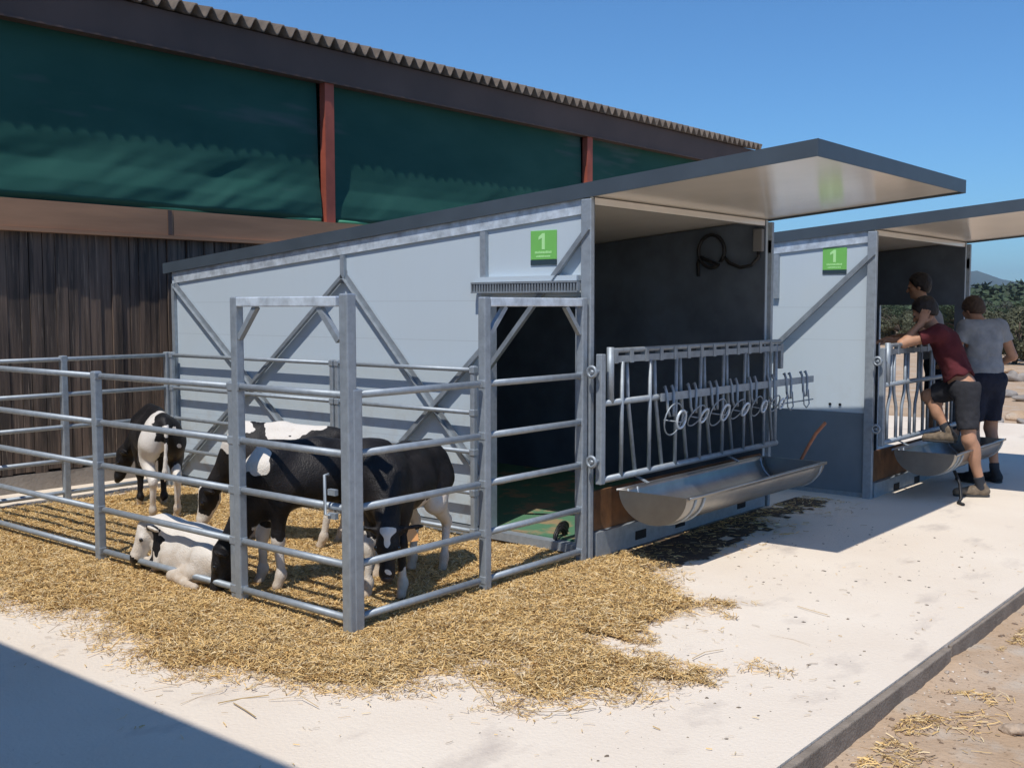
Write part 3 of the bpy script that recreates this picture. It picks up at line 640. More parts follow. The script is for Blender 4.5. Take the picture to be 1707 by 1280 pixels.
def strands(name, P, z, lmin, lmax, wid, tilt, parent=None, floor=GZ+.003):
    n = len(P); a = RNG.uniform(0, 2*np.pi, n); L = RNG.uniform(lmin, lmax, n)*(.5+.5*RNG.random(n)); el = RNG.normal(0, tilt, n)
    d = np.stack([np.cos(a)*np.cos(el), np.sin(a)*np.cos(el), np.sin(el)], 1); sd = np.stack([-np.sin(a), np.cos(a), np.zeros(n)], 1)
    tw = RNG.normal(0, .5, n); sd = sd*np.cos(tw)[:, None]+np.array([0, 0, 1.])*np.sin(tw)[:, None]
    c = np.column_stack([P, z]); bend = RNG.normal(0, .13, (n, 1))*L[:, None]; up = np.array([0, 0, 1.])
    w = (wid*RNG.uniform(.6, 1.3, n)/2)[:, None]*sd
    mid = c+np.stack([-np.sin(a), np.cos(a), np.full(n, .25)], 1)*bend
    e0, e1 = c-d*(L/2)[:, None], c+d*(L/2)[:, None]
    e0[:, 2] = np.maximum(e0[:, 2], floor); e1[:, 2] = np.maximum(e1[:, 2], floor)
    V = np.stack([e0-w, e0+w, mid-w, mid+w, e1-w, e1+w], 1).reshape(-1, 3); i = np.arange(n)[:, None]*6
    Q = np.concatenate([i+np.array([[0, 1, 3, 2]]), i+np.array([[2, 3, 5, 4]])], 1).reshape(-1, 4)
    h = RNG.random(n); base = np.array([.74, .50, .205])*(.5+.7*h)[:, None]; pale = np.array([.82, .64, .37])
    f = (RNG.random(n) < .22)[:, None]; base = np.where(f, pale*(.75+.3*RNG.random(n))[:, None], base)
    f = (RNG.random(n) < .08)[:, None]; base = np.where(f, np.array([.20, .125, .06]), base)
    return np_mesh(name, V, Q, M['straw'], parent, attr=np.repeat(base, 2, 0))
n = 470000; P = np.column_stack([RNG.uniform(-4.9, 2.0, n), RNG.uniform(-3.25, .34, n)]); d = thin(P)
P = P[(RNG.random(n) < np.clip((d+.24)/.42, 0, 1)**2.2) & ~((P[:, 1] > -.03) & (P[:, 0] < -.9))]
z = straw_z(P)+RNG.uniform(.0, .015, len(P))
bs_ = strands('straw_stalks', P, z, .022, .085, .0036, .30); bs_['kind'] = 'stuff'; bs_.parent = bed
# stray stalks and scuffs over the yard
n = 2600; P = np.column_stack([RNG.uniform(-2, 2.25, n), RNG.uniform(-4.6, 2.4, n)]); d = thin(P)
P = P[(d < .0) & (RNG.random(n) < .10+.9*np.exp(d*2.2))]
tag(strands('loose_straw', P, np.full(len(P), GZ+.007), .012, .065, .0034, .03), 'stray straw stalks scattered over the pale concrete', 'straw', kind='stuff')
P = np.array([(.35, -2.95), (.55, -2.85), (.45, -3.02), (-.05, -3.0), (.2, -3.05), (-.75, -2.95), (1.55, -1.2), (1.75, -.75), (1.45, -2.2), (.9, -2.5), (1.62, -.2)])
tag(strands('long_straw', P, np.full(len(P), GZ+.01), .20, .40, .0042, .02), 'few long straw stalks lying in front of the spilled straw', 'straw', kind='stuff')
n = 5200; P = np.column_stack([.04+np.abs(RNG.normal(0, .33, n)), RNG.uniform(-.02, 3.1, n)]); P = P[(RNG.random(len(P)) < np.clip(1.5*(fbm(P*2.3, 61)-.25), 0, 1)*np.clip((.85-P[:, 0])*3, 0, 1)) & ~((P[:, 0] < .06) & (P[:, 1] > .0))]
mk = strands('trampled_straw', P, np.full(len(P), GZ+.008), .025, .09, .005, .08); tag(mk, 'trampled dark straw and muck on the concrete below the nearer trough', 'straw', kind='stuff')
V, Q = grid(.035, .95, -.05, 3.0, .02, lambda P: GZ+.0035+.012*np.clip(fbm(P*5, 63)-.42, 0, 1)); mm = .8*fbm(V[:, :2]*2.1, 62)+.45*fbm(V[:, :2]*8, 64)-.55*V[:, 0]-.08*np.abs(V[:, 1]-.7)-np.clip(V[:, 0]-.5, 0, 1)*2.5
tag(np_mesh('muck', V, Q[(mm[Q] > .22).all(1)], mat('dark_muck', (.09, .062, .04), .95, 0, .4, 14, bump=.6), smooth=True), 'dark damp muck spread on the concrete at the foot of the nearer shed', 'muck', kind='stuff')
# dark droppings and crumbs on the concrete, pebbles on the dirt
def stones(name, P, z, smin, smax, cols, flat=.6):
    n = len(P); oct_ = np.array([(1, 0, 0), (0, 1, 0), (-1, 0, 0), (0, -1, 0), (.55, .5, .6), (-.5, .55, .55), (-.5, -.55, .6), (.5, -.5, .5), (0, 0, .85)])
    S = smin+(smax-smin)*RNG.random(n)**3; a = RNG.uniform(0, 6.28, n); V = np.repeat(oct_[None], n, 0)*(1+.35*RNG.normal(0, 1, (n, 9, 3)).clip(-1, 1))
    V *= S[:, None, None]*np.array([1, .75, flat]); c, s = np.cos(a)[:, None], np.sin(a)[:, None]
    V = np.stack([V[..., 0]*c-V[..., 1]*s, V[..., 0]*s+V[..., 1]*c, V[..., 2]], -1)+np.column_stack([P, z])[:, None]
    T = [(0, 4, 7), (0, 1, 4), (1, 5, 4), (1, 2, 5), (2, 6, 5), (2, 3, 6), (3, 7, 6), (3, 0, 7), (4, 5, 8), (5, 6, 8), (6, 7, 8), (7, 4, 8)]
    Q = (np.arange(n)[:, None, None]*9+np.array(T)[None]).reshape(-1, 3); cols = np.array(cols); cc = cols[RNG.integers(0, len(cols), n)]*(.75+.5*RNG.random(n))[:, None]
    return np_mesh(name, V.reshape(-1, 3), Q, M['stone'], attr=np.repeat(cc, 12, 0))
n = 420; P = np.column_stack([RNG.uniform(.6, 2.25, n), RNG.uniform(-2.6, 2.2, n)]); P = P[thin(P) < 0]
tag(stones('crumbs', P, np.full(len(P), GZ), .003, .014, [(.20, .16, .12), (.12, .10, .08), (.4, .33, .25)], .35), 'small grey crumbs and droppings on the pale concrete', 'crumbs', kind='stuff')
n = 9000; P = np.column_stack([2.42+RNG.random(n)**1.4*2.6, RNG.uniform(-4, 5.5, n)]); P = P[RNG.random(len(P)) < np.clip(.25+1.3*(fbm(P*1.7, 41)-.35), .05, 1)]
tag(stones('pebbles', P, dirt_z(P)+.001, .003, .017, [(.46, .36, .26), (.52, .44, .36), (.3, .21, .14), (.6, .53, .45), (.2, .14, .1)]), 'small tan pebbles strewn over the dirt beside the kerb', 'pebbles', kind='stuff')
n = 4200; y = RNG.uniform(-2.6, 2.5, n); P = np.column_stack([2.42+np.abs(RNG.normal(0, .13, n))+.1*(fbm(np.column_stack([y*1.5, y]), 4)), y]); P = P[fbm(P*2.2, 44) > .46]
tag(strands('kerb_straw', P, dirt_z(P)+.008, .02, .09, .004, .12, floor=-.3), 'wisps of golden straw caught along the kerb foot', 'straw', kind='stuff')
for x, y, s, lb in ((2.85, -1.02, .05, 'tan stone casting a small shadow at the lower right of the dirt'), (2.72, .25, .045, 'pale flat stone on the dirt near the kerb'), (3.02, -.35, .035, 'small rough stone on the dirt right of the straw wisps')):
    V, Q = body([ell((0, 0, 0), (s, s*.8, s*.5), ((1, .3, .2), (0, 0, 1)), .02), ell((s*.5, s*.2, 0), (s*.6, s*.5, s*.4), None, .01)], s*.12, s*.25, 40)
    o = np_mesh('stone', V, Q, mat('field_stone', (.42, .32, .23), .95, 0, .25, 20, bump=.4), smooth=False); o.location = (x, y, dirt_z(np.array([[x, y]]))[0]+s*.2); tag(o, lb, 'stone', 'loose stones on the dirt')

# ================================================================== CALVES
def calf(loc, ang, label, white, poll=(.56, 0, .62), muz=(.74, 0, .45), lying=False, tags=(), scale=1., hold=0, feet=None):
    """standing or lying Holstein calf; local x forward, y left, z up, feet at z=0. white(V) -> >.5 where the coat is white"""
    Pl, Mz = np.array(poll, float), np.array(muz, float); d = Mz-Pl; d /= np.linalg.norm(d); s = np.cross((0, 0, 1), d); s /= np.linalg.norm(s); u = np.cross(d, s); Mz = Pl+d*.25
    hooves = []; B = []
    if not lying:
        B += [cap((-.36, 0, .675), (-.05, 0, .635), .135, .165, .05), cap((-.05, 0, .635), (.24, 0, .645), .165, .15, .05),
              cap((-.1, .05, .60), (.1, .05, .59), .12, .125, .05), cap((-.1, -.05, .60), (.1, -.05, .59), .12, .125, .05),
              cap((-.44, 0, .765), (-.05, 0, .79), .05, .05, .06), cap((-.05, 0, .79), (.24, 0, .80), .05, .05, .06),
              ell((.22, 0, .56), (.15, .125, .17), None, .05)]
        F = feet or ((.23, .10), (.21, -.10), (-.40, .10), (-.38, -.10))
        for i, (fx, fy) in enumerate(F):
            sg = 1 if fy > 0 else -1; k = 1
            if i < 2:
                top = np.array((.23, sg*.10, .60)); kn = np.array((fx*.75+.06, fy*.95, .30)); ft = np.array((fx-.005, fy, .10)); ho = np.array((fx+.02, fy, .035))
                B += [ell(top+(0, -sg*.01, .02), (.085, .05, .15), ((0, 0, 1), (1, 0, 0)), .05) if 0 else cap((.25, sg*.085, .70), (.20, sg*.10, .50), .075, .062, .05), cap((.20, sg*.10, .50), kn, .055, .034, .03), cap(kn+(0, 0, .02), kn-(0, 0, .02), .035, .034, .02), cap(kn, ft, .028, .024, .02), cap(ft, ft-(0, 0, .005), .030, .030, .02), cap(ft, ho, .025, .030, .02)]
            else:
                st = np.array((-.25+.2*(fx+.4), sg*.115, .47)); hk = np.array((fx-.055, fy, .315)); ft = np.array((fx-.012, fy, .10)); ho = np.array((fx+.015, fy, .035))
                B += [ell((-.36, sg*.085, .62), (.12, .07, .15), None, .05), cap((-.35, sg*.095, .60), st, .10, .07, .05), cap(st, hk, .066, .032, .04), cap(hk+(-.012, 0, .02), hk, .024, .03, .02), cap(hk, ft, .029, .023, .02), cap(ft, ft-(0, 0, .004), .029, .029, .02), cap(ft, ho, .025, .030, .02)]
            hooves.append(ho)
        B += [cap((.20, 0, .70), (.20+.45*(Pl[0]-.20), Pl[1]*.35, .70+.45*(Pl[2]-.70)+.02), .125, .092, .05), cap((.20+.45*(Pl[0]-.20), Pl[1]*.35, .72+.45*(Pl[2]-.70)), Pl-d*.01, .09, .066, .04)]
        B += [cap((-.47, 0, .77), (-.525, 0, .72), .024, .02, .03), cap((-.525, 0, .72), (-.535, .01, .50), .019, .013, .015), cap((-.535, .01, .50), (-.53, .02, .40), .017, .020, .015), cap((-.53, .02, .40), (-.528, .02, .33), .020, .008, .015)]
    else:
        B += [cap((-.30, .02, .165), (-.02, 0, .17), .15, .165, .05), cap((-.02, 0, .17), (.24, -.01, .19), .165, .14, .05), cap((-.36, .0, .27), (.2, 0, .305), .05, .045, .06), cap((-.05, .07, .11), (.12, .07, .11), .12, .12, .05),
              ell((-.27, .15, .15), (.16, .075, .13), None, .04), cap((-.2, .18, .09), (-.02, .23, .055), .06, .036, .03), cap((-.02, .23, .055), (-.22, .27, .035), .034, .026, .02), cap((-.22, .27, .035), (-.30, .275, .03), .026, .028, .02),
              ell((.24, .10, .15), (.10, .06, .12), None, .04), cap((.25, .13, .08), (.40, .12, .06), .05, .04, .03), cap((.40, .12, .06), (.27, .16, .035), .034, .026, .02), cap((.25, -.13, .08), (.44, -.12, .05), .05, .034, .03),
              cap((.24, 0, .24), (.24+.5*(Pl[0]-.24), Pl[1]*.4, .26+.5*(Pl[2]-.24)), .12, .09, .05), cap((.24+.5*(Pl[0]-.24), Pl[1]*.4, .26+.5*(Pl[2]-.24)), Pl, .09, .066, .04), cap((-.42, 0, .2), (-.47, .09, .06), .022, .014, .02)]
        hooves += [np.array((-.30, .277, .03)), np.array((.27, .162, .035))]
    # head
    B += [ell(Pl+d*.055, (.085, .062, .068), (d, u), .03), cap(Pl+d*.06+u*.004, Pl+d*.20-u*.002, .060, .042, .03), ell(Pl+d*.225-u*.006, (.042, .048, .038), (d, u), .02), cap(Pl+d*.05-u*.045, Pl+d*.2-u*.03, .036, .026, .025),
          cap(Pl+d*.085+s*.05+u*.022, Pl+d*.10+s*.05+u*.018, .021, .018, .02), cap(Pl+d*.085-s*.05+u*.022, Pl+d*.10-s*.05+u*.018, .021, .018, .02), cap(Pl-d*.01+u*.03, Pl+d*.02+u*.05, .04, .035, .03)]
    for q in (1, -1):
        e = q*s*.86-d*.18-u*.28; e /= np.linalg.norm(e); up_ = np.cross(e, d)
        B.append(cap(Pl+q*s*.055+u*.02, Pl+q*s*.075+u*.012, .022, .022, .015)); B.append(ell(Pl+q*s*.055+u*.018+e*.075, (.080, .013, .042), (e, up_), .012))
    V, Q = body(B, .0095, .004, 14)
    hr = V-Pl; hd = hr@d; hs = np.abs(hr@s); hu = hr@u
    is_head = (hd > -.03) & (np.linalg.norm(hr-np.outer(hd, d), axis=1) < .13) & (hd < .3)
    Vw = V+(np.stack([fbm(V*7, 51+i+len(label), 4) for i in range(3)], 1)-.5)*.26*(1-.8*is_head[:, None])
    w = white(Vw, is_head, hd, hr@s, hu)
    # muzzle is dark skin
    w = np.where(is_head & (hd > .235) & hold == 0, w, w)
    o = np_mesh('calf', V, Q, M['fur'], smooth=True, attr=w, aname='white'); tag(o, label, 'calf', 'young Holstein calves in the pen')
    o.location = loc; o.rotation_euler = (0, 0, ang); o.scale = (scale, scale*.91, scale)
    for h in hooves:
        for q in (-.013, .013):
            V2, Q2 = body([cap(h+(-.005, q, -.008), h+(.018, q, -.024), .016, .015, .01)], .005); np_mesh('hoof', V2, Q2, M['hoof'], o, True)
    for q in (1, -1): ball('eye', Pl+d*.095+q*s*.063+u*.022, .015, M['eye'], o)
    V2, Q2 = body([ell(Pl+d*.252-u*.004, (.022, .036, .026), (d, u), .02)], .005); ns = np_mesh('nose', V2, Q2, M['nose'], o, True)
    for q in tags:
        e = q*s*.86-d*.18-u*.28; e /= np.linalg.norm(e); c = Pl+q*s*.055+u*.030+e*.086+d*.030; n_ = np.cross(e, u); pts = []
        t = MB(); cv = Vector(c)+Vector(d)*.006; ev = Vector(e); uv = Vector(u)*.55-Vector(d)*.0; uv = (-Vector(d)+ev*ev.dot(Vector(d))).normalized(); dv = ev.cross(uv)*(1 if ev.cross(uv).dot(Vector(u)) > 0 else -1)
        sh = [(-.014, .032), (.014, .032), (.032, .0), (.032, -.042), (-.032, -.042), (-.032, 0)]
        fr = [cv+ev*a+uv*b+dv*.016 for a, b in sh]; bk = [p-dv*.005 for p in fr]; k = len(sh)
        t.v = [tuple(p) for p in fr+bk]; t.f = [tuple(range(k)), tuple(range(k, 2*k))[::-1]]+[(i, i+k, (i+1) % k+k, (i+1) % k) for i in range(k)]
        t.build('ear_tag', M['tag'], o)
    return o
def blob(V, c, r): q = (V-np.array(c))/np.array(r); return 1-np.sqrt((q*q).sum(1))          # >0 inside
def soft(x): return np.clip(.5+x*1.2, 0, 1)
def legs_white(V, zf, zh): return np.where(V[:, 0] > .36, -1, np.where(V[:, 0] > 0, (zf-V[:, 2])*6, (zh-V[:, 2])*6))
def wA(V, H, hd, hs, hu):       # rump to the camera: white band over the hips, white hind legs and tail, black front
    w = np.maximum.reduce([blob(V, (-.42, .14, .52), (.16, .12, .32)), blob(V, (-.42, .10, .22), (.2, .09, .33)), blob(V, (-.40, -.1, .15), (.2, .1, .24)), blob(V, (-.33, .05, .80), (.10, .15, .09)), (-.515-V[:, 0])*22])
    w = np.where(V[:, 0] > .05, np.maximum((.09-V[:, 2])*5, -.3), w); return soft(np.where(H, blob(V, (9, 9, 9), (1, 1, 1)), w))
def wB(V, H, hd, hs, hu):
    w = np.maximum.reduce([blob(V, (-.12, 0, .86), (.26, .16, .12)), blob(V, (.30, 0, .75), (.16, .2, .13)), legs_white(V, .30, .36)])
    return soft(np.where(H, np.where(np.abs(hs) < .028, .4, np.where(hd > .17, .35, -.5)), w))
def wC(V, H, hd, hs, hu):
    w = np.maximum.reduce([blob(V, (.35, .05, .79), (.10, .2, .14)), legs_white(V, .37, .33), blob(V, (.14, 0, .47), (.16, .10, .06)), blob(V, (-.30, .12, .40), (.05, .06, .06))])
    return soft(np.where(H, .9-np.sqrt(((hd-.05)/.05)**2+(hs/.034)**2)+np.where(hu > 0, 0, -9), w))
def wD(V, H, hd, hs, hu):
    w = np.maximum.reduce([blob(V, (-.10, -.06, .81), (.035, .06, .05)), blob(V, (-.44, 0, .80), (.04, .04, .05)), np.where(V[:, 0] > .38, -1, np.where(V[:, 0] > 0, np.where(V[:, 1] < 0, (.36-V[:, 2])*6, (.17-V[:, 2])*6), (.52-V[:, 2])*6)), np.where(V[:, 0] < -.5, (.40-V[:, 2])*12, -1)])
    h = np.maximum(np.where(hu > 0, np.minimum.reduce([(hd+.005)*14, (.105-hd)*14, (.047-.42*np.clip(hd, 0, 1)+.006*np.sin(hd*90)-np.abs(hs-.004))*22]), -1), np.where(hu > -.01, 1-np.sqrt(((hd-.222-.3*hs)/.013)**2+((hs-.012)/.020)**2), -1))
    return soft(np.where(H, h, w))
def wE(V, H, hd, hs, hu):
    w = -np.maximum.reduce([blob(V, (.27, .13, .21), (.07, .08, .09)), blob(V, (.20, .14, .26), (.06, .06, .04)), blob(V, (.36, .13, .05), (.06, .05, .06))])
    ear = np.abs(hs) > .085
    return soft(np.where(H, np.where(ear | (hd > .225), -.6, .6), w))
ZC = GZ+.012
calf((-3.55, -.92, ZC), R(157), 'calf at the rear left, white hind legs and tail turned to the camera', wA, (.45, .17, .44), (.50, .27, .17))
calf((-1.86, -1.05, ZC), R(208), 'calf mostly hidden behind the big black calf, only back and lowered face showing', wB, (.47, .02, .37), (.56, .04, .12), feet=((.24, .10), (.20, -.10), (-.36, .10), (-.42, -.10)))
calf((-.88, -1.57, ZC), R(246), 'large black calf bending its head to the straw by the lying calf', wC, (.46, -.05, .235), (.545, -.10, -.05), scale=1.02, feet=((.20, .10), (.26, -.10), (-.38, .10), (-.42, -.10)))
calf((-.40, -1.29, ZC), R(291), 'black calf facing the camera with white forehead and orange ear tag', wD, (.43, .13, .43), (.53, .165, .18), tags=(1,), feet=((.24, .12), (.30, -.08), (-.40, .10), (-.36, -.11)))
calf((-1.58, -1.87, ZC-.012), R(183), 'white calf lying in the straw behind the front fence', wE, (.36, .10, .30), (.44, .20, .08), lying=True, scale=.94)

# ================================================================== PEOPLE
def hand(wr, d, n, side, curl=.5, spread=.022):
    """palm from wrist along d, n = back-of-hand normal; four unequal bent fingers and a thumb leaving the side of the palm"""
    d = np.array(d, float); d /= np.linalg.norm(d); n = np.array(n, float); n -= d*(n@d); n /= np.linalg.norm(n); s = np.cross(d, n)*side; wr = np.array(wr, float)
    out = [cap(wr-d*.02, wr+d*.02, .025, .026, .02), ell(wr+d*.055, (.05, .040, .017), (d, n), .012)]
    for k, L in enumerate((.072, .080, .074, .058)):
        b = wr+d*.092+s*(.030-.020*k); o = s*(spread*(.5-k/3.))*.5; m1 = b+(d*math.cos(curl*.5)-n*math.sin(curl*.5)+o)*L*.5; m2 = m1+(d*math.cos(curl*1.5)-n*math.sin(curl*1.5)+o)*L*.5
        out += [cap(b-d*.02, m1, .0098, .009, .004), cap(m1, m2, .009, .0075, .004)]
    t0 = wr+d*.03+s*.035; t1 = t0+d*.028+s*.026-n*.012; t2 = t1+d*.030+s*.004-n*.012
    return out+[cap(wr+d*.02+s*.015, t0, .017, .014, .012), cap(t0, t1, .0125, .011, .006), cap(t1, t2, .0105, .008, .004)]
def head(c, f, up):
    """head prims centred on c, facing f"""
    c = np.array(c, float); f = np.array(f, float); f /= np.linalg.norm(f); up = np.array(up, float); up -= f*(up@f); up /= np.linalg.norm(up); s = np.cross(up, f)
    H = [ell(c+up*.03-f*.012, (.098, .077, .092), (f, up), .03), ell(c-up*.045+f*.022, (.066, .056, .078), (f, up), .03), cap(c-up*.085+f*.062, c-up*.09+f*.07, .022, .020, .02),
         cap(c+up*.005+f*.088, c-up*.030+f*.108, .009, .014, .012), cap(c-up*.058+s*.016+f*.082, c-up*.058-s*.016+f*.082, .010, .010, .008), cap(c+up*.018+f*.082+s*.036, c+up*.018+f*.086-s*.036, .013, .013, .012)]
    for q in (1, -1): H += [ell(c-up*.012+s*q*.076-f*.012, (.018, .009, .030), (f, up), .008), ell(c-up*.02+s*q*.045+f*.055, (.024, .022, .02), (f, up), .015)]
    return H, (c, f, up, s)
def hair(fr, m, parent, thick=.014, back=-.03):
    c, f, up, s = fr
    V, Q = body([ell(c+up*.038-f*.018, (.098+thick, .077+thick, .090+thick), (f, up), .03), ell(c-up*.01-f*.055, (.062, .076, .075), (f, up), .03)], .007, .006, 40,
                cut=lambda G: np.maximum((np.einsum('...i,i', G-(c+up*.030), f)-.045)*.8-np.einsum('...i,i', G-(c+up*.030), up)*.55, -(np.einsum('...i,i', G-c, up)-back+np.einsum('...i,i', G-c, f)*-.55)))
    return np_mesh('hair', V, Q, m, parent, True)
def eyes(fr, parent):
    c, f, up, s = fr
    for q in (1, -1): ball('eye', c+up*.002+s*q*.033+f*.083, .0105, M['eye'], parent, 8)
def shoe(heel, toe, m, parent, ankle):
    h, t = np.array(heel, float), np.array(toe, float); d = (t-h)/np.linalg.norm(t-h)
    V, Q = body([cap(h+(0, 0, .048), h+d*.10+(0, 0, .048), .042, .042, .03), cap(h+d*.10+(0, 0, .045), t-d*.04+(0, 0, .036), .044, .034, .03), cap(h+d*.02+(0, 0, .05), np.array(ankle)+(0, 0, .01), .046, .042, .03)], .0065, .002, 30, cut=lambda G: (h[2]+.016)-G[..., 2] if abs(d[2]) < .2 else G[..., 2]*0-1)
    o = np_mesh('shoe', V, Q, m, parent, True)
    V, Q = body([cap(h+(0, 0, .02), h+d*.12+(0, 0, .02), .043, .045, .02), cap(h+d*.12+(0, 0, .02), t-d*.045+(0, 0, .02), .047, .037, .02)], .0065, cut=lambda G: np.maximum(G[..., 2]-(h[2]+.02)-.0-(np.einsum('...i,i', G-h, d)*d[2]), (h[2]+.001)-G[..., 2]+(np.einsum('...i,i', G-h, d)*d[2])))
    np_mesh('sole', V, Q, M['sole'], o, True)
def A(*p): return np.array(p, float)
def limb(a, b, c, r0, r1, r2, k=.02): return [cap(a, b, r0, r1*1.05, k), cap(b, c, r1, r2, k)]
def person(label, J, hf, hup, shirt, shorts, hairm, shoem, hands, shirt_drop=0., group='people leaning at the farther shed'):
    """J: joint positions. one continuous body; hair, shirt, shorts and shoes are worn over it"""
    J = {k: np.array(v, float) for k, v in J.items()}
    hips = (J['rhip']+J['lhip'])/2; ch = J['chest']; sh = (J['rsh']+J['lsh'])/2; ax = (J['rsh']-J['lsh']); ax /= np.linalg.norm(ax); spine = (ch-hips)/np.linalg.norm(ch-hips); hx = J['rhip']-J['lhip']; hx /= np.linalg.norm(hx)
    fwd = np.cross(spine, ax)*-1
    Hd, fr = head(J['head'], hf, hup)
    def trunk(g):
        w = (hips+ch)/2
        return [ell(hips+(0, 0, .03), (.11+g, .165+g, .12+g), (np.cross(hx, (0, 0, 1)), (0, 0, 1)), .06), ell(w, (.095+g, .148+g, .17+g), (np.cross(ax, spine), spine), .07), ell(ch, (.112+g, .172+g, .19+g), (np.cross(ax, spine), spine), .06), cap(J['rsh']-ax*.03, J['lsh']+ax*.03, .066+g, .066+g, .06)]
    B = trunk(0)+Hd+[cap(sh+(J['head']-sh)*.1, J['head']-np.array(hup)/np.linalg.norm(hup)*.06, .062, .054, .03)]
    for q in 'rl':
        B += limb(J[q+'sh'], J[q+'el'], J[q+'wr'], .052, .039, .026)
        B += limb(J[q+'hip'], J[q+'kn'], J[q+'an'], .088, .054, .036, .03)
        kn, an = J[q+'kn'], J[q+'an']; bk = J[q+'heel']-J[q+'toe']; bk /= np.linalg.norm(bk)
        B += [ell(kn*.7+an*.3+bk*.018, (.05, .048, .115), (bk, (kn-an)/np.linalg.norm(kn-an)), .03), cap(an, J[q+'heel']+(0, 0, .05), .036, .034, .02), cap(J[q+'heel']+(0, 0, .045), J[q+'toe']*.75+J[q+'heel']*.25+(0, 0, .035), .032, .026, .02)]
    for q in 'rl': B += hand(J[q+'wr'], *hands[q])
    V, Q = body(B, .0072, .0015, 30); o = np_mesh('person', V, Q, M['skin'], smooth=True); tag(o, label, 'person', group)
    hair(fr, hairm, o); eyes(fr, o)
    g = .016; top = trunk(g)[1:]
    top += [cap(J[q+'sh'], J[q+'sh']*.45+J[q+'el']*.55, .066, .064, .03) for q in 'rl']+[ell(hips*.75+ch*.25+(0, 0, .02), (.118, .168, .12), (np.cross(ax, spine), spine), .06)]
    hem = hips+spine*(.045+shirt_drop); slv = [(J[q+'sh']*.52+J[q+'el']*.48, (J[q+'el']-J[q+'sh'])/np.linalg.norm(J[q+'el']-J[q+'sh'])) for q in 'rl']
    nk = sh+(J['head']-sh)*.34; nd = (J['head']-sh)/np.linalg.norm(J['head']-sh)
    def cutT(G):
        D = np.einsum('...i,i', hem-G, spine)+.012*np.sin(G[..., 0]*40+G[..., 1]*33)
        for (p, d) in slv:
            tt = np.einsum('...i,i', G-p, d); near = (np.linalg.norm(G-p-tt[..., None]*d, axis=-1) < .092) & (np.abs(tt) < .2); D = np.where(near, np.maximum(D, tt), D)
        return np.maximum(D, np.where(np.linalg.norm(G-nk, axis=-1) < .1, np.einsum('...i,i', G-nk, nd), -1))
    V, Q = body(top, .0085, .015, 11, cut=cutT); np_mesh('shirt', V, Q, shirt, o, True)
    P_ = [trunk(.014)[0]]
    for q in 'rl': P_ += [cap(J[q+'hip']+(0, 0, .03), J[q+'kn']*.82+J[q+'hip']*.18, .108, .088, .05)]
    wd = hips+(0, 0, .095); kz = [(J[q+'kn']*.80+J[q+'hip']*.20, (J[q+'kn']-J[q+'hip'])/np.linalg.norm(J[q+'kn']-J[q+'hip'])) for q in 'rl']
    def cutS(G):
        D = G[..., 2]-wd[2]-.1*np.einsum('...i,i', G-wd, fwd)
        for (p, d) in kz:
            near = np.linalg.norm(G-p, axis=-1) < .16; D = np.where(near, np.maximum(D, np.einsum('...i,i', G-p, d)), D)
        return D
    V, Q = body(P_, .0085, .013, 12, cut=cutS); np_mesh('shorts', V, Q, shorts, o, True)
    for q in 'rl':
        shoe(J[q+'heel'], J[q+'toe'], shoem, o, J[q+'an'])
        an, kn = J[q+'an'], J[q+'kn']; V, Q = body([cap(an-(0, 0, .02), an*.72+kn*.28, .042, .046, .02)], .007, .002, 40, cut=lambda G: np.einsum('...i,i', G-(an*.80+kn*.20), (kn-an)/np.linalg.norm(kn-an))); np_mesh('sock', V, Q, M['sock'], o, True)
    return o
P1 = dict(rhip=(1.12, 3.98, .86), lhip=(1.02, 4.14, .87), rkn=(1.17, 3.93, .46), lkn=(.74, 4.16, .80), ran=(1.25, 4.03, .06), lan=(.93, 4.13, .50), rheel=(1.275, 4.06, GZ), rtoe=(1.04, 3.93, GZ), lheel=(.97, 4.14, .395), ltoe=(.71, 4.09, .395),
          chest=(.93, 4.08, 1.22), rsh=(.90, 3.89, 1.36), lsh=(.78, 4.22, 1.36), head=(.735, 4.02, 1.545), rel=(.63, 3.78, 1.27), rwr=(.75, 3.90, 1.45), lel=(.60, 4.16, 1.28), lwr=(.42, 3.98, 1.295))
person('person in a maroon T-shirt and charcoal shorts, one foot on the trough, hand over face', P1, (-.80, -.10, -.42), (-.42, 0, .9), M['maroon'], M['charcoal'], M['hair_dark'], M['shoe_tan'],
       {'r': ((.25, .25, 1), (.2, -1, .2), 1, .9), 'l': ((-.55, -.5, -.12), (0, 0, 1), -1, .7)}, .07)
f2 = A(-.80, .60, 0); r2 = A(.60, .80, 0); c2 = A(1.03, 4.86, 0)
def p2(f, r, z): return tuple(c2+f2*f+r2*r+A(0, 0, z))
P2 = dict(rhip=p2(0, .09, .88), lhip=p2(0, -.09, .88), rkn=p2(.05, .10, .46), lkn=p2(.04, -.10, .46), ran=p2(-.02, .11, .06), lan=p2(-.01, -.11, .06), rheel=p2(-.06, .11, GZ), rtoe=p2(.19, .15, GZ), lheel=p2(-.05, -.11, GZ), ltoe=p2(.20, -.15, GZ),
          chest=p2(.06, 0, 1.25), rsh=p2(.07, .195, 1.40), lsh=p2(.07, -.195, 1.40), head=p2(.19, -.02, 1.555), rel=p2(.03, .30, 1.13), rwr=p2(.22, .24, 1.02), lel=p2(.10, -.29, 1.13), lwr=p2(.30, -.20, 1.06))
person('person in a grey T-shirt and navy shorts with head bowed, standing rightmost', P2, (-.78, .42, -.5), (-.4, .3, .85), M['greytee'], M['navy'], M['hair_brown'], M['shoe_dark'],
       {'r': ((-.8, .5, -.3), (.5, .7, .4), 1, .9), 'l': ((-.7, .6, -.1), (0, 0, 1), -1, .7)}, -.03)
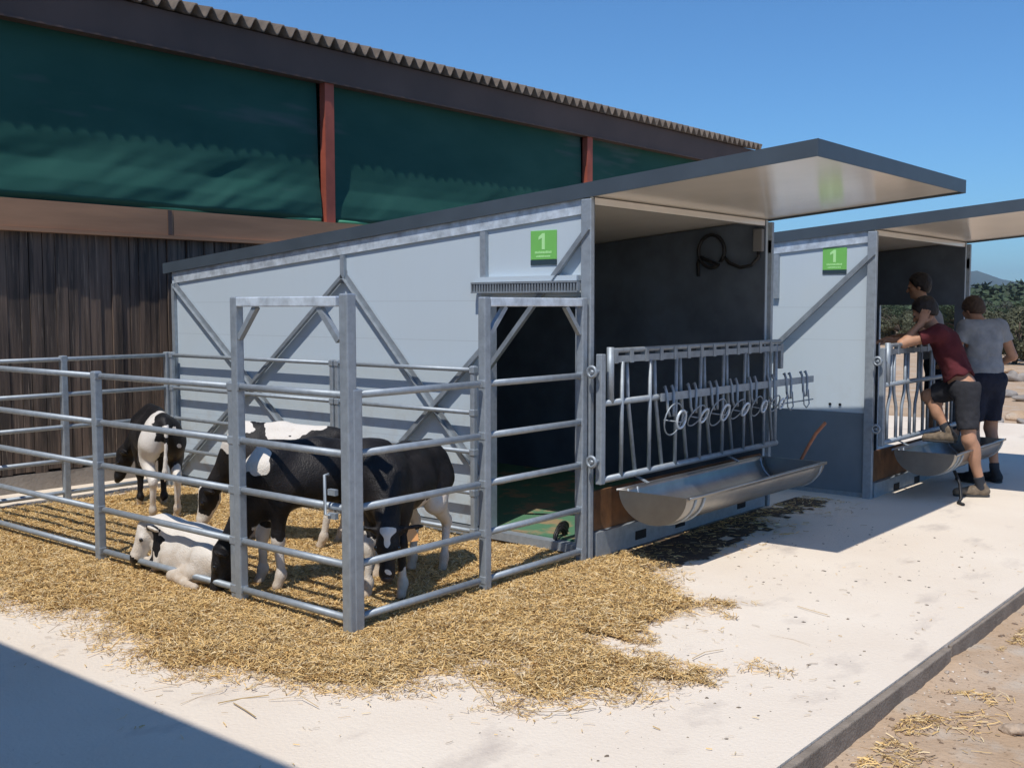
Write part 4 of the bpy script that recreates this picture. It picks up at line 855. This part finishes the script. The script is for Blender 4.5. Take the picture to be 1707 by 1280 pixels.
P3 = dict(rhip=(.99, 5.26, .96), lhip=(.92, 5.45, .96), rkn=(.97, 5.23, .50), lkn=(.90, 5.43, .50), ran=(1.0, 5.24, .08), lan=(.94, 5.44, .08), rheel=(1.03, 5.25, GZ), rtoe=(.79, 5.17, GZ), lheel=(.97, 5.45, GZ), ltoe=(.73, 5.37, GZ),
          chest=(.90, 5.30, 1.37), rsh=(.90, 5.12, 1.54), lsh=(.80, 5.47, 1.54), head=(.79, 5.26, 1.745), rel=(.90, 5.03, 1.25), rwr=(.70, 5.06, 1.22), lel=(.75, 5.52, 1.24), lwr=(.60, 5.34, 1.25))
P3 = {k: (v[0]-.50, v[1]-.12, v[2]+.045) for k, v in P3.items()}
person('person with dark hair standing behind the maroon shirt, only head and shoulder clear', P3, (-.95, -.2, -.15), (-.1, 0, 1), M['lightgrey'], M['navy'], M['hair_dark'], M['shoe_dark'],
       {'r': ((-.8, .1, -.05), (0, 0, 1), 1, .7), 'l': ((-.7, -.3, 0), (0, 0, 1), -1, .7)})

# ================================================================== TREES AND RUBBLE beyond the yard
def tree(x, y, h, w, label, hue, seed, nl=9500, group='trees beyond the yard'):
    rg = np.random.default_rng(seed); g = -.2
    t = tag(empty('tree', (x, y, g)), label, 'tree', group)
    tr = MB(); th = h*.34; pts = [(0, 0, -.1), (.04*w*rg.normal(), .04*w*rg.normal(), th*.5), (.1*w*rg.normal(), .1*w*rg.normal(), th), (.1*w*rg.normal(), .1*w*rg.normal(), h*.72)]
    tr.tube(pts, .055*h**.8, 8, r2=.012*h)
    cl = []
    for k in range(int(16+w*3)):
        a = rg.uniform(0, 6.28); e = rg.random(); rr = w*.5*math.sqrt(rg.random())*math.sin(math.pi*min(.15+.85*(1-e)+.1, .95))**.6; c = np.array([rr*math.cos(a), rr*math.sin(a), h*(.18+.62*e)]); r = min(w, h)*rg.uniform(.11, .19)
        cl.append((c, r)); tr.tube([pts[2], tuple((c+np.array(pts[2]))*.5+np.array([0, 0, .05*h])), tuple(c)], .018*h, 6, r2=.006*h)
    tr.build('trunk', M['bark'], t, True)
    n = nl//len(cl); V = []; col = []
    for c, r in cl:
        d = rg.normal(size=(n, 3)); d /= np.linalg.norm(d, axis=1)[:, None]; p = c+d*(r*(.55+.5*rg.random(n)**.5))[:, None]*np.array([1, 1, .8])
        a = rg.normal(size=(n, 3)); a /= np.linalg.norm(a, axis=1)[:, None]; b = np.cross(a, d); b /= np.maximum(np.linalg.norm(b, axis=1), 1e-6)[:, None]; s = ((.019)*h**.5*rg.uniform(.6, 1.4, n)*1.6)[:, None]
        V.append(np.stack([p-a*s, p-b*s*.6, p+a*s, p+b*s*.6], 1).reshape(-1, 3)); q = .75+.5*rg.random((n, 1)); col.append(np.array(hue)*q*(rg.uniform(.75, 1.25)))
    V = np.concatenate(V); Q = np.arange(len(V)).reshape(-1, 4); np_mesh('crown', V, Q, M['leaf'], t, attr=np.concatenate(col)); return t
def gp(u, dist): q = far(u, dist, 533); return q[0], q[1]
rt = random.Random(8)
OL = (.085, .088, .05); DG = (.045, .065, .032); GR = (.075, .085, .065)
rows = [(1455, 58, 2.9, 4, DG, 'dark green tree seen through the farther shed doorway, left'), (1492, 52, 2.6, 3.6, OL, 'olive bush seen through the farther shed doorway beside the arm'), (1530, 60, 3.0, 4, DG, 'dark tree seen past the elbow of the maroon shirt'),
        (1600, 55, 3.1, 3.6, DG, 'dark tree directly beyond the far post of the second shed'), (1636, 66, 3.3, 4.2, GR, 'grey green tree above the bowed head of the rightmost person'), (1668, 47, 2.6, 3.0, DG, 'dark tree just right of the bowed head'),
        (1690, 36, 2.45, 3.0, OL, 'olive brown bush nearest the right edge of the picture'), (1722, 38, 2.6, 3.6, OL, 'olive brown bush cut by the right edge of the picture'), (1765, 45, 3.2, 4, DG, 'dark tree outside the right edge beyond the rubble'), (1655, 42, 1.9, 2.4, OL, 'low olive bush behind the shoulder of the grey T-shirt')]
for k, (u, dst, h, w, c, lb) in enumerate(rows): tree(*gp(u, dst), h*.74, w, lb, c, 100+k)
n = 60; V = []; C_ = []
rg = np.random.default_rng(77)
for k in range(3):
    P = np.array([gp(rg.uniform(1400, 1900), rg.uniform(*((110, 170), (170, 260), (260, 420))[k])) for _ in range(60)])
    for (x, y) in P:
        h = rg.uniform(.012, .022)*math.hypot(x, y)*1.25; m_ = 150; d = rg.normal(size=(m_, 3)); d /= np.linalg.norm(d, axis=1)[:, None]; d[:, 2] = np.abs(d[:, 2])*1.3-.15
        p = np.array([x, y, h*.25])+d*np.array([h*.75, h*.75, h*.62])*(.6+.45*rg.random((m_, 1))); a = rg.normal(size=(m_, 3)); a /= np.linalg.norm(a, axis=1)[:, None]; b = np.cross(a, d); s = h*.13
        V.append(np.stack([p-a*s, p-b*s, p+a*s, p+b*s], 1).reshape(-1, 3)); C_.append(np.array(DG)*rg.uniform(.7, 1.3)*(.8+.4*rg.random((m_, 1))))
V = np.concatenate(V); tag(np_mesh('distant_wood', V, np.arange(len(V)).reshape(-1, 4), M['leaf'], attr=np.concatenate(C_)), 'far belt of woodland below the hills at the right', 'woods', kind='stuff')
rk = [(1640, 20, .42), (1662, 17.5, .5), (1688, 15.8, .34), (1700, 18.5, .6), (1680, 23, .7), (1712, 22, .55), (1655, 27, .6), (1695, 28, .9), (1725, 17, .5), (1670, 31, .8), (1706, 13.9, .22), (1740, 25, .8)]
for k, (u, dst, s) in enumerate(rk):
    rg = np.random.default_rng(k+5); s *= .45; pr = [ell((0, 0, 0), (s*.9, s*.6, s*.26), ((1, rg.normal()*.6, rg.normal()*.2), (0, 0, 1)), .05)]+[ell(rg.normal(size=3)*s*.3*A(1, 1, .4), (s*.4, s*.3, s*.25), (rg.normal(size=3), (0, 0, 1)), .04) for _ in range(3)]
    V, Q = body(pr, s*.085, s*.14, 2.2/s); x, y = gp(u, dst); o = np_mesh('rubble_block', V, Q, M['dirt'] if k % 3 == 0 else M['plinth']); o.location = (x, y, -.12); o.rotation_euler = (0, 0, rg.uniform(0, 6))
    tag(o, 'pale block of rubble on the bare ground beyond the yard at the right edge', 'rubble', 'rubble blocks beyond the yard')

# ================================================================== AIR
hz = bpy.data.materials.new('air'); hz.use_nodes = True; hn = hz.node_tree.nodes; hn.remove(hn['Principled BSDF']); pv = hn.new('ShaderNodeVolumePrincipled')
pv.inputs['Color'].default_value = (.70, .84, 1, 1); pv.inputs['Density'].default_value = 1.9e-4; pv.inputs['Anisotropy'].default_value = .2
hz.node_tree.links.new(pv.outputs[0], hn['Material Output'].inputs['Volume'])
tag(MB().box(-6100, 6100, -6100, 6100, -1.3, 190).build('haze', hz), kind='stuff')
